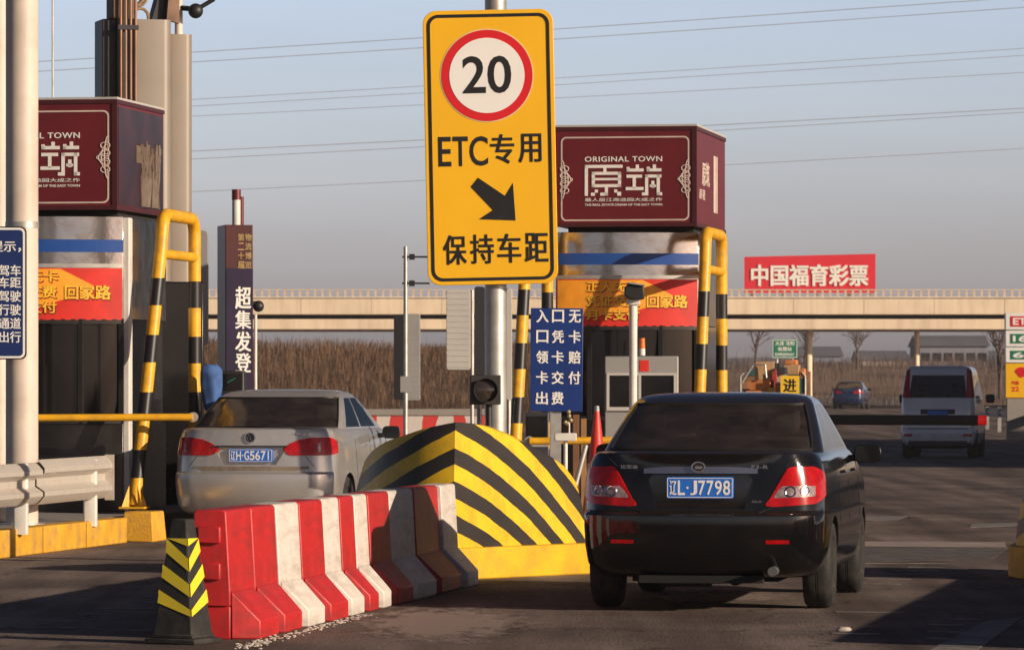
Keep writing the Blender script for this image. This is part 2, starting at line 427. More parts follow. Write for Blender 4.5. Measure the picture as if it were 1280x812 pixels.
# dry earth beyond the plaza (rises behind the bridge)
def slope(name, x0, x1, y0, y1, fz, m, nx=60, ny=26):
    mb = MB(); rows = []
    for j in range(ny + 1):
        y = y0 + (y1 - y0) * j / ny
        rows.append([(x0 + (x1 - x0) * i / nx, y, fz(x0 + (x1 - x0) * i / nx, y)) for i in range(nx + 1)])
    mb.grid(rows)
    return tag(mb.build(name, m, recalc=False, smooth=180), kind="structure")
def hn(x, y):
    return .5 * math.sin(x * .31 + 1.3 * math.sin(y * .13)) + .5 * math.sin(x * .113 + y * .09 + 2)
def sm(a, b, t):
    t = max(0, min(1, (t - a) / (b - a))); return t * t * (3 - 2 * t)
def bank_z(x, y):
    return gz(y) - .05 + (sm(136, 172, y) * 2.9 + .25 * hn(x, y) * sm(138, 160, y)) * (1 - sm(1.5, 7.5, x)) * (1 - sm(205, 235, y))
slope("embankment", -90, 9, 135, 238, bank_z, M_SOIL)
def far_z(x, y):
    return gz(y) - .03 + sm(283, 345, y) * 2.6 + (y > 345) * (y - 345) * .004 + .25 * hn(x * .7, y) * sm(285, 330, y)
M_FIELD = mat("dry_field", (.21, .125, .072), .95, 0, .35, .12, dirt=(.30, .20, .13), dirt_amt=.6, dscale=.06)
slope("dry_field", -260, 260, 282, 900, far_z, M_FIELD, nx=90, ny=40)
mb = MB(); rows = []
for j in range(9):
    t = j / 8
    rows.append([(-700 + 1400 * i / 80, 1250 + 500 * t, 1 + (11 + 5 * hn(i * 2.1, 3) + 2.5 * hn(i * 7.3, 9)) * math.sin(math.pi * t / 1.15)) for i in range(81)])
mb.grid(rows)
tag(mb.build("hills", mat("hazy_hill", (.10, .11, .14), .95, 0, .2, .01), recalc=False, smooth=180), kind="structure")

# dry thicket on the embankment: thousands of thin bare stems
def thicket(name, label, n, spot, hmin, hmax, m, wmin=.02, wmax=.05):
    mb = MB(); b = mb.b
    for i in range(n):
        x, y, z = spot()
        h = random.uniform(hmin, hmax) * (.55 + .75 * (.5 + .5 * hn(x * 2.3, y * 1.1))) * (1.8 if random.random() < .025 else 1); w = random.uniform(wmin, wmax); a = random.uniform(0, math.pi)
        lx, ly = random.gauss(0, .16) * h, random.gauss(0, .16) * h
        dx, dy = math.cos(a) * w, math.sin(a) * w
        p = [b.verts.new(q) for q in ((x-dx, y-dy, z-.1), (x+dx, y+dy, z-.1), (x+lx*.4+dx*.7, y+ly*.4+dy*.7, z+h*.55), (x+lx*.4-dx*.7, y+ly*.4-dy*.7, z+h*.55))]
        t = b.verts.new((x+lx, y+ly, z+h))
        b.faces.new(p); b.faces.new((p[3], p[2], t))
        for k in range(3):
            f = random.uniform(.3, .8); q = Vector((x + lx*f*.8, y + ly*f*.8, z + h*f)); e = q + Vector((random.gauss(0, .3)*h*.5, random.gauss(0, .3)*h*.5, random.uniform(.1, .32)*h))
            s_ = Vector((dx, dy, 0)) * .5
            b.faces.new([b.verts.new(v) for v in (q - s_, q + s_, e)])
    o = mb.build(name, m, recalc=False, smooth=0)
    return tag(o, label, "dry thicket", kind="stuff")
M_TWIG = mat("dry_stem", (.155, .088, .050), .9, 0, .35, .5)
M_TWIG2 = mat("grey_dry_stem", (.13, .088, .070), .9, 0, .4, .3)
def bank_spot():
    x = random.uniform(-34, 5); y = random.uniform(140, 178)
    return x, y, bank_z(x, y)
thicket("dry_thicket", "brown dry reeds and bare brush covering the embankment under the left end of the bridge", 42000, bank_spot, .2, .62, M_TWIG, .005, .014)
def far_spot():
    y = random.uniform(284, 420); x = random.uniform(-20, 75)
    return x, y, far_z(x, y)
thicket("bare_brush", "greyish brown bare brush on the field seen under the right end of the bridge", 26000, far_spot, .3, 1.3, M_TWIG2, .006, .018)

# bare roadside trees seen under the bridge
def bare_tree(x, y, h, seed, label, spread=.5):
    rnd = random.Random(seed)
    t = thing("bare_tree", label, "tree", (x, y, far_z(x, y) - .1), 0, "bare trees beyond the bridge")
    tk = MB(); br = MB()
    tk.tube([(0, 0, 0), (rnd.gauss(0, .08), rnd.gauss(0, .08), h*.25), (rnd.gauss(0, .15), rnd.gauss(0, .15), h*.5)], [h*.025, h*.02, h*.013], 8)
    def grow(p, d, l, r, k):
        q = p + d * l
        br.tube([p, p + d*l*.5 + Vector((rnd.gauss(0, .04), rnd.gauss(0, .04), 0))*l, q], [r, r*.8, r*.6], 5, cap=False)
        if k:
            for _ in range(3):
                nd = (d + Vector((rnd.gauss(0, spread), rnd.gauss(0, spread), rnd.gauss(.15, .25)))).normalized()
                grow(q if rnd.random() < .6 else p + d*l*.6, nd, l * rnd.uniform(.6, .85), r*.62, k-1)
    for i in range(6):
        z = h * rnd.uniform(.22, .5)
        d = Vector((rnd.gauss(0, spread), rnd.gauss(0, spread), 1)).normalized()
        grow(Vector((0, 0, z)), d, h*.2, h*.011, 3)
    tk.build("trunk", M_TWIG2, t); br.build("crown", M_TWIG2, t)
    return t
bare_tree(30.5, 300, 5.6, 3, "fan shaped bare tree at the right of the van under the bridge", .35)
bare_tree(20.2, 330, 4.2, 5, "thin bare tree left of the white van under the bridge", .4)
bare_tree(17.5, 345, 4.6, 8, "bare tree standing just right of the slim bridge column", .5)
bare_tree(36.5, 320, 5.5, 13, "bare tree beside the white price sign far off", .45)
bare_tree(24.8, 345, 4.2, 21, "small bare tree above the roof of the white van", .5)
# pale distant sheds behind the field
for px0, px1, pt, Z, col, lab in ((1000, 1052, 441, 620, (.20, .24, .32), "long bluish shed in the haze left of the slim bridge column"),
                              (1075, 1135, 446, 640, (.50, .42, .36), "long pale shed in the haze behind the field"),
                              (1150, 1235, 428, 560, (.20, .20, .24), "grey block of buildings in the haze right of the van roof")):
    a, b_ = W(px0, pt, Z), W(px1, pt, Z)
    t = thing("shed", lab, "shed", ((a.x + b_.x)/2, Z, 0))
    w = (b_.x - a.x) / 2
    z0 = far_z(a.x, Z) - .3
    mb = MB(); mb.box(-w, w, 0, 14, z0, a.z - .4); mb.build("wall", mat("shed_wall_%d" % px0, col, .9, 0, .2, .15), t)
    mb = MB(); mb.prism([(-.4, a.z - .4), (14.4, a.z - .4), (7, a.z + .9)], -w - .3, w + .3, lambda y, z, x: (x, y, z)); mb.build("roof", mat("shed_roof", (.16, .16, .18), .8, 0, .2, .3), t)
    mb = MB()
    for i in range(6):
        x = -w + (i + .5) * 2 * w / 6; mb.box(x - .5, x + .5, -.05, .02, a.z - 2.2, a.z - 1.2)
    mb.build("window", M_DGLASS, t)

# ------------------------------------------------------------------ bridge
BZ = 266.0
def zz(py, Z): return H + (HOR - py) * Z / F
t = thing("bridge", "long cream concrete road bridge crossing behind the toll plaza", "bridge", (0, BZ, 0))
mb = MB(); mb.box(-120, 120, 0, 12, zz(393, BZ), zz(372.5, BZ)); mb.build("deck", M_BRIDGE, t, bev=.03)
mb = MB(); mb.box(-120, 120, -.12, .25, zz(372, BZ), zz(370.5, BZ)); mb.build("coping", M_BRIDGE, t)
mb = MB(); mb.box(-120, 120, .35, 11.5, zz(411.5, BZ), zz(398.5, BZ)); mb.build("girder", M_BRIDGE, t, bev=.03)
mb = MB(); mb.box(-120, 120, 1.6, 10.5, zz(398.5, BZ) + .002, zz(393, BZ) - .002); mb.build("gap_shade", mat("bridge_gap_shade", (.05, .035, .025), .9), t)  # dark filler painting the deep shade between deck and girder
mb = MB()
for i in range(-60, 61): mb.box(i*3.9 - .01, i*3.9 + .01, -.004, .02, zz(393, BZ), zz(373, BZ))
mb.build("panel_joint", mat("joint_dark", (.20, .15, .10), .9), t)
mb = MB()
mb.box(-120, 120, .02, .12, zz(362.8, BZ), zz(361.4, BZ)); mb.box(-120, 120, .03, .11, zz(366.6, BZ), zz(366, BZ))
for i in range(-200, 201): mb.box(i*.42 - .06, i*.42 + .06, .04, .1, zz(370.5, BZ), zz(362.8, BZ))
mb.build("railing", mat("cream_railing", (.60, .49, .38), .8), t)
for px, w_ in ((1011, .19), (1146, .15)):
    x = (px - CX) * (BZ + 3) / F
    mb = MB(); mb.cyl((x, 3, 0), (x, 3, zz(411, BZ)), w_, n=14); mb.build("column", M_BRIDGE, t)
for x in (-34, -21):
    mb = MB(); mb.cyl((x, 4, 0), (x, 4, zz(411, BZ)), .5, n=14); mb.build("column", M_BRIDGE, t)

# billboard standing on the far side of the bridge
Z = BZ + 11.4
a = W(930.5, 360, Z); b_ = W(1094, 360, Z)
t = thing("billboard", "long red billboard with white characters standing above the bridge railing", "billboard", (a.x, Z, 0), R(-2.0))
w = b_.x - a.x; zb, z0, z1 = zz(366, Z), zz(321, Z), zz(317.3, Z)
M_BILL = mat("red_billboard", (.62, .018, .035), .5, 0, .1, .3)
mb = MB(); mb.plate([(0, zb), (w, zb), (w, z1), (0, z0)], 0, .3); mb.build("panel", M_BILL, t)
mb = MB(); text_bm(mb, "中国福育彩票", w*.05, w*.945, zz(357.5, Z), zz(330.5, Z), -.01, .05, .028); mb.build("lettering", M_LETTER, t, smooth=0)
mb = MB()
for x in (.06, .3, .55, .8, .96): mb.box(w*x-.1, w*x+.1, .3, .5, zz(372.5, BZ), z0 - .2)
mb.build("support", M_GALV, t)

# ------------------------------------------------------------------ power lines
for i, (x0, y0, x1, y1, r, lab) in enumerate((
    (-400, 107, 1700, -30, .016, "highest thin power cable crossing the top of the sky"),
    (-400, 119, 1700, -17, .016, "second power cable from the top, crossing just below the highest"),
    (-400, 163, 1700, 36, .013, "thin power cable passing beside the red ring of the speed sign"),
    (-400, 171, 1700, 45, .013, "thin power cable just under the one beside the red ring"),
    (-400, 178, 1700, 70, .013, "thin power cable passing under the red ring of the speed sign"),
    (-400, 221, 1700, 115, .018, "upper dark power cable of the pair level with the maroon roof boxes"),
    (-400, 234, 1700, 118, .016, "lower dark power cable of the pair level with the maroon roof boxes"),
    (-400, 272, 1700, 165, .015, "lowest power cable, passing below the middle of the maroon roof boxes"))):
    Zl = 200 + 6 * i
    pts = []
    for k in range(41):
        f = k / 40; px = x0 + (x1 - x0) * f
        pts.append(W(px, y0 + (y1 - y0) * f + 5 * (1 - (2*f - 1)**2) - 4, Zl))
    o = MB().tube(pts, r * .95, 6).build("power_cable", M_WIRE)
    tag(o, lab, "power cable", "power cables across the sky")

# ------------------------------------------------------------------ road paint and worn patches
def ragged(pts, n=14, amp=.08):
    out = []
    for a, b_ in zip(pts, pts[1:] + pts[:1]):
        for i in range(n):
            q = a.lerp(b_, i / n); out.append(Vector((q.x + random.gauss(0, amp*.35), q.y + random.gauss(0, amp*3), 0)))
    return out
def road_sheet(name, pts, m, z=.004):
    mb = MB(); mb.prism([(p.x, p.y) for p in pts], z - .003, z)
    return tag(mb.build(name, m, smooth=0), kind="structure")
def uvrect(u0, u1, v0, v1): return [UV(u0, v0), UV(u0, v1), UV(u1, v1), UV(u1, v0)]
def bars(name, rows, m, z=.005):
    mb = MB()
    for q in rows: mb.prism([(p.x, p.y) for p in q], z - .003, z)
    return tag(mb.build(name, m, smooth=0), kind="structure")
rows = []
for px0, px1, py in ((1050, 1182, 704), (1135, 1180, 709), (1118, 1172, 713), (1102, 1152, 718), (1083, 1138, 724), (1070, 1126, 730), (1045, 1112, 765), (1040, 1100, 792),
                     (1205, 1256, 727), (1210, 1250, 711), (1196, 1250, 734), (1192, 1232, 766), (1185, 1228, 774), (1160, 1204, 781), (1160, 1205, 790), (1160, 1204, 798),
                     (0, 118, 784), (95, 142, 768), (125, 205, 761), (160, 206, 753), (180, 208, 746), (158, 190, 788), (0, 60, 797), (45, 95, 776)):
    a, b_ = G(px0, py), G(px1, py); d = .10 if px0 < 1190 else .06
    rows.append([Vector((a.x, a.y, 0)), Vector((b_.x, b_.y - .1, 0)), Vector((b_.x, b_.y - .1 + d, 0)), Vector((a.x, a.y + d, 0))])
bars("rumble_marking", rows, M_ROADW)
bars("lane_marking", [[G(1163, 812), G(1222, 812), G(1278, 772), G(1232, 776)], [G(1215, 655), G(1276, 653), G(1276, 657), G(1212, 659)], [G(1070, 645), G(1135, 645), G(1120, 650), G(1068, 650)]], mat("faded_road_paint", (.22, .20, .19), .85, 0, .4, 3, dirt=(.10, .085, .075), dirt_amt=1.6, dscale=5))
# scuffed, paler streaks where the surface has worn through
def worn_material():
    m = bpy.data.materials.new("worn_asphalt"); m.use_nodes = True
    nt = m.node_tree; N = nt.nodes; L = nt.links; b = N["Principled BSDF"]; b.inputs["Base Color"].default_value = (.36, .285, .245, 1); b.inputs["Roughness"].default_value = .9; b.inputs["Specular IOR Level"].default_value = .1
    tc = N.new("ShaderNodeTexCoord"); mp = N.new("ShaderNodeMapping"); mp.inputs["Scale"].default_value = (1.9, .5, 1); mp.inputs["Rotation"].default_value = (0, 0, R(-32))
    L.new(tc.outputs["Object"], mp.inputs[0])
    n = N.new("ShaderNodeTexNoise"); n.inputs["Scale"].default_value = 3.2; n.inputs["Detail"].default_value = 10; n.inputs["Roughness"].default_value = .7; L.new(mp.outputs[0], n.inputs[0])
    gr = N.new("ShaderNodeTexGradient"); gr.gradient_type = 'SPHERICAL'; m2 = N.new("ShaderNodeMapping"); m2.inputs["Location"].default_value = (-1, -1, 0); m2.inputs["Scale"].default_value = (2, 2, 0)
    L.new(tc.outputs["Generated"], m2.inputs[0]); L.new(m2.outputs[0], gr.inputs[0])
    mu = N.new("ShaderNodeMath"); mu.operation = 'MULTIPLY_ADD'; mu.inputs[1].default_value = .55; L.new(gr.outputs[1], mu.inputs[0]); L.new(n.outputs[0], mu.inputs[2])
    rp = N.new("ShaderNodeValToRGB"); rp.color_ramp.elements[0].position = .60; rp.color_ramp.elements[1].position = .80; rp.color_ramp.elements[1].color = (.75, .75, .75, 1); L.new(mu.outputs[0], rp.inputs[0])
    L.new(rp.outputs[0], b.inputs["Alpha"])
    return m
M_WORN = worn_material()
for px0, px1, py0, py1 in ((430, 690, 752, 811), (770, 1010, 737, 756)):
    mb = MB(); q = [G(px0, py1), G(px1, py1), G(px1, py0), G(px0, py0)]; mb.grid([[(q[0].x, q[0].y, .005), (q[1].x, q[1].y, .005)], [(q[3].x, q[3].y, .005), (q[2].x, q[2].y, .005)]])
    tag(mb.build("worn_patch", M_WORN, smooth=0, recalc=False), kind="structure")
# patched rumble area with a light kerb strip in the right lane
road_sheet("patched_asphalt", [G(1064, 703), G(1240, 699), G(1262, 684), G(1066, 684)], mat("broken_asphalt", (.07, .06, .055), .95, 0, .6, 4, bump=1, bscale=6, dirt=(.22, .17, .14), dirt_amt=.7, dscale=5), .006)
road_sheet("expansion_strip", [G(1064, 683), G(1258, 684), G(1256, 678), G(1064, 677)], mat("pinkish_concrete", (.32, .25, .22), .9, 0, .25, 3), .008)

def chip(p, r):
    mb = MB(); mb.ball((p.x, p.y, r * .3), r, 1.3, 1, .5, 8)
    for v in mb.b.verts: v.co += Vector((random.gauss(0, r*.15), random.gauss(0, r*.15), random.gauss(0, r*.08)))
    return mb
# white plaster debris along the foot of the plastic barrier
mb = MB()
for i in range(260):
    u = random.uniform(27.2, 31.5); v = -6.35 - .027 * (u - 28.3) + random.gauss(0, .04)
    p = UV(u, v); r = random.uniform(.003, .011)
    q = bmesh.ops.create_icosphere(mb.b, subdivisions=1, radius=r)
    for vv in q['verts']: vv.co = Vector((vv.co.x*1.4 + p.x, vv.co.y*1.4 + p.y, vv.co.z*.6 + r*.3))
tag(mb.build("plaster_debris", mat("plaster", (.55, .48, .42), .9, 0, .2, 20), smooth=0), "pale crumbs of plaster scattered along the foot of the red and white barrier", "debris", kind="stuff")
for px, py, lab in ((530, 737, "small white scrap of litter on the road beside the barrier end"), (1055, 788, "white scrap of litter at the shadow edge in the lower right lane"), (455, 745, "pale pebble on the road right of the barrier foot")):
    p = G(px, py); tag(chip(p, .035).build("litter", M_WHITEP), lab, "litter")

# ------------------------------------------------------------------ islands, kerbs
def island(name, pts):
    mb = MB(); mb.prism([(p.x, p.y) for p in pts], -.02, .245)
    return tag(mb.build(name, M_CONC, bev=.02), kind="structure")
KL = to_uv(G(0, 697)); KR = to_uv(G(150, 680))
vl = (KL[1] + KR[1]) / 2
island("left_island", [UV(38.5, vl - .22), UV(80, vl - .22), UV(80, vl - 3.2), UV(38.5, vl - 3.2)])
island("right_island", [UV(39.0, -8.1), UV(39.0, -6.45), UV(57.5, -6.8), UV(57.5, -9.15), UV(47, -9.15)])
for i, (lab) in enumerate(("yellow kerb block farthest left, cut by the picture edge", "yellow kerb block under the middle guardrail post", "yellow kerb block next to the hoop foot")):
    t = UV(KL[0] + .05 + i * 1.56 - .3, vl)
    mb = MB(); mb.box(-.2, 0, 0, 1.50, 0, .25)
    o = mb.build("kerb_block", M_KERB, bev=.012); o.location = t; o.rotation_euler.z = -LANE
    tag(o, lab, "kerb block", "yellow kerb blocks of the left island")
p = G(171, 677)
mb = MB(); mb.prism([(-.17, 0), (.17, 0), (.17, .55), (-.17, .55)], 0, .30)
for v in mb.b.verts:
    if v.co.z > .1: v.co.x *= .86; v.co.y = .04 + v.co.y * .88
o = mb.build("concrete_footing", M_KERB, bev=.015); o.location = p; o.rotation_euler.z = -LANE
tag(o, "yellow painted footing block under the left hoop's front leg", "footing")

# ------------------------------------------------------------------ striped impact noses
def prow(loc, label, M_Y):
    t = thing("impact_nose", label, "crash cushion", loc, -LANE, "striped noses of the toll islands")
    # local: x right across the island, y along it; the tip at (0,0)
    nR = (.82, 1.55); nL = (-1.11, 1.2)
    def lerp_t(T):
        def f(q):
            for a, b_ in zip(T, T[1:]):
                if q <= b_[0]: return a[1] + (b_[1] - a[1]) * (q - a[0]) / (b_[0] - a[0])
            return T[-1][1]
        return f
    dropR = lerp_t([(0, 0), (.12, .012), (.22, .03), (.41, .10), (.59, .19), (.78, .29), (.9, .37), (1.0, .50)])
    dropL = lerp_t([(0, 0), (.18, .05), (.34, .11), (.5, .16), (.66, .23), (.86, .34), (1.0, .48)])
    def side(e, n, lean):
        rows = []
        ln = math.hypot(*e)
        for j in range(15):
            f = j / 14; row = []
            for i in range(n + 1):
                s = ln * i / n; zt = 1.25 - (dropR(i / n) if e[0] > 0 else dropL(i / n))
                z = .25 + (zt - .25) * f
                k = s / ln; q_ = k
                inn = lean * (f * f) * .10
                if e[0] > 0: x, y = e[0]*k, e[1]*k
                else: x, y = 2*k*(1-k)*-.80 + k*k*e[0], 2*k*(1-k)*.04 + k*k*e[1]
                row.append((x - math.copysign(inn, e[0]) * k, y + inn * .8, z))
            rows.append(row)
        return rows
    body = MB()
    rr = side(nR, 18, 1); lr = side(nL, 18, 1)
    body.grid(rr); body.grid([r[::-1] for r in lr])
    # top: falls back from both front edges to the rear
    tr, tl = rr[-1], lr[-1]
    rows = []
    for k in range(9):
        f = k / 8; row = []
        for a_, c_ in zip(tl[::-1] + tr[1:], [0] * 99):
            yb = 1.75; row.append((a_[0], a_[1] + (yb - a_[1]) * f, a_[2] - .0 - .25 * f * f * max(0, a_[2] - .55)))
        rows.append(row)
    body.grid(rows)
    last = rows[-1]
    body.grid([[(x, y, .25) for x, y, z in last], last])
    for e, ed in ((1, rr), (-1, lr)):
        col_ = [r[-1] for r in ed]; back = rows
        tip = [row[-1] if e > 0 else row[0] for row in back]
        body.grid([[(p[0], p[1], p[2]) for p in tip], [(p[0], p[1], .25) for p in tip]])
    bmesh.ops.remove_doubles(body.b, verts=body.b.verts, dist=.002)
    m = MATS.get("prow_stripes")
    if not m:
        m = mat("prow_stripes", M_PROWY, .45, 0, .10, 4, bump=.08, bscale=5, dirt=(.22, .125, .03), dirt_amt=.55, dscale=4, stretch=(1.5, 1.5, .8))
        nt = m.node_tree; N = nt.nodes; L = nt.links; b = N["Principled BSDF"]
        src = b.inputs["Base Color"].links[0].from_socket
        at = N.new("ShaderNodeAttribute"); at.attribute_name = "stripe"; at.attribute_type = 'GEOMETRY'
        def mth(op, a, v):
            k = N.new("ShaderNodeMath"); k.operation = op; L.new(a, k.inputs[0]); k.inputs[1].default_value = v; return k.outputs[0]
        wn = N.new("ShaderNodeTexNoise"); wn.inputs["Scale"].default_value = 7; wn.inputs["Detail"].default_value = 5
        q0 = mth('MULTIPLY', wn.outputs[0], .030)
        qa = N.new("ShaderNodeMath"); qa.operation = 'ADD'; L.new(q0, qa.inputs[0]); L.new(at.outputs["Fac"], qa.inputs[1])
        q = mth('FLOORED_MODULO', qa.outputs[0], .264); q = mth('LESS_THAN', q, .132)
        n = N.new("ShaderNodeTexNoise"); n.inputs["Scale"].default_value = 6; n.inputs["Detail"].default_value = 8
        r = N.new("ShaderNodeValToRGB"); r.color_ramp.elements[0].color = (.014, .011, .010, 1); r.color_ramp.elements[1].color = (.040, .030, .024, 1)
        L.new(n.outputs[0], r.inputs[0])
        mx = N.new("ShaderNodeMix"); mx.data_type = 'RGBA'; L.new(q, mx.inputs[0]); L.new(src, mx.inputs[6]); L.new(r.outputs[0], mx.inputs[7])
        L.new(mx.outputs[2], b.inputs["Base Color"])
    bmesh.ops.subdivide_edges(body.b, edges=body.b.edges[:], cuts=1, use_grid_fill=True)
    o = body.build("striped_shell", m, t, smooth=25)
    at = o.data.attributes.new("stripe", 'FLOAT', 'POINT')
    for i, v in enumerate(o.data.vertices):
        x, y, z = v.co
        if x >= 0:
            s = x / nR[0] * 1.08; val = z + .50*s + .43*s*s
        else:
            s = x / nL[0] * .885; val = z + .60*s + .10*s*s
        at.data[i].value = val - .931 + .264 * 20
    mb = MB(); mb.prism([(.03, -.08), (.93, 1.45), (.93, 1.9), (-1.17, 1.9), (-1.17, 1.14), (-1.08, .74), (-.93, .38), (-.74, .10), (-.48, -.05), (-.2, -.10)], 0, .252)
    mb.build("plinth", mat("yellow_plinth_paint", (.76, .44, .012), .6, 0, .18, 3, bump=.2, dirt=(.30, .17, .06), dirt_amt=.5, dscale=4), t, bev=.012)
    return t
TIP = Vector(((567 - CX) * 38.1 / F, 38.1, 0))
nose = prow(TIP, "yellow and black striped nose of the island between the silver and the black car", None)
nose2 = copy_tree(nose); nose2.location = TIP + UV(0.3, 5.46)
nose2["label"] = "yellow and black striped nose mostly cut off by the right picture edge"

# smog: even air round the whole scene, the sky outside it
def haze():
    mb = MB(); mb.box(-960, 960, -95, 2600, -1.2, 20)
    m = bpy.data.materials.new("smog"); m.use_nodes = True
    nt = m.node_tree; nt.nodes.clear()
    o = nt.nodes.new("ShaderNodeOutputMaterial"); v = nt.nodes.new("ShaderNodeVolumePrincipled")
    v.inputs["Color"].default_value = (.86, .84, .88, 1); v.inputs["Density"].default_value = HAZE; v.inputs["Anisotropy"].default_value = .3
    nt.links.new(v.outputs[0], o.inputs["Volume"])
    tag(mb.build("haze", m, smooth=0), "thin mauve smog lying over the whole plaza", "haze", kind="stuff")
HAZE = .00030
haze()
# ------------------------------------------------------------------ toll booths
def AY(f, sag): return sag * (f + .6) ** 2
def arc_outline(w, d, sag, off=0.0, n=14):
    """booth plan: curved front towards -y, straight back; counter-clockwise from above"""
    hw = w / 2 + off; p = []
    for i in range(n + 1):
        x = -hw + 2 * hw * i / n
        p.append((x, AY(x / hw, sag) - off))
    return p + [(hw, d + off), (-hw, d + off)]
def arc_shell(mb, w, sag, off, z0, z1, x0=-1, x1=1, n=16, th=.01):
    """a curved sheet lying on the booth front between fractions x0..x1 of its half width"""
    hw = w / 2; F_, B_ = [], []
    for i in range(n + 1):
        f = x0 + (x1 - x0) * i / n
        F_.append((f * hw, AY(f, sag) - off)); B_.append((f * hw, AY(f, sag) - off + th))
    return mb.prism(F_ + B_[::-1], z0, z1)

def rects(mb, lst, x0, z1, s, y, d=.004):
    for (a, b_, c, e) in lst: mb.box(x0 + a*s, x0 + c*s, y - d, y, z1 - e*s, z1 - b_*s)
def logo(mb, x0, x1, z0, z1, y):
    """the two geometric characters drawn with square strokes"""
    s = (x1 - x0) / 100.0; zt = z1; v = (z1 - z0) / s / 40.0
    L_ = [(0,0,49,4),(0,0,4,40),(9,9,47,13),(9,9,13,29),(43,9,47,29),(9,17,47,20),(9,25,47,29),(26,29,30,40),(20,36,30,40),(13,32,17,36),(8,36,13,40),(38,32,42,36),(42,35,47,40),(24,4,28,9),
          (54,3,58,9),(54,5,76,9),(66,0,70,5),(80,3,84,9),(80,5,99,9),(88,0,92,5),(54,13,74,17),(62,17,66,31),(53,29,76,33),(78,13,99,17),(78,13,82,36),(74,36,82,40),(93,13,97,40),(93,36,100,40),(86,21,90,30),(84,26,92,29)]
    for (a, b_, c, e) in L_: mb.box(x0 + a*s, x0 + c*s, y - .005, y, zt - e*s*v, zt - b_*s*v)
def ornament(mb, cx, cz, h, y, sgn):
    for k, (w_, hh) in enumerate(((.16, 1), (.30, .62), (.42, .34), (.5, .16))):
        pts = []
        for i in range(13):
            t = math.pi * i / 12
            pts.append((cx - sgn * math.sin(t) * w_ * h * .55, y - .004, cz + math.cos(t) * hh * h / 2))
        mb.tube(pts, .006, 5)
    for zz_ in (-.28, -.1, .1, .28):
        mb.tube([(cx - sgn * (.03 + .05 * math.sin(q)) , y - .004, cz + zz_ * h + .035 * math.cos(q * 1.0)) for q in [2 * math.pi * i / 10 for i in range(11)]], .006, 5)

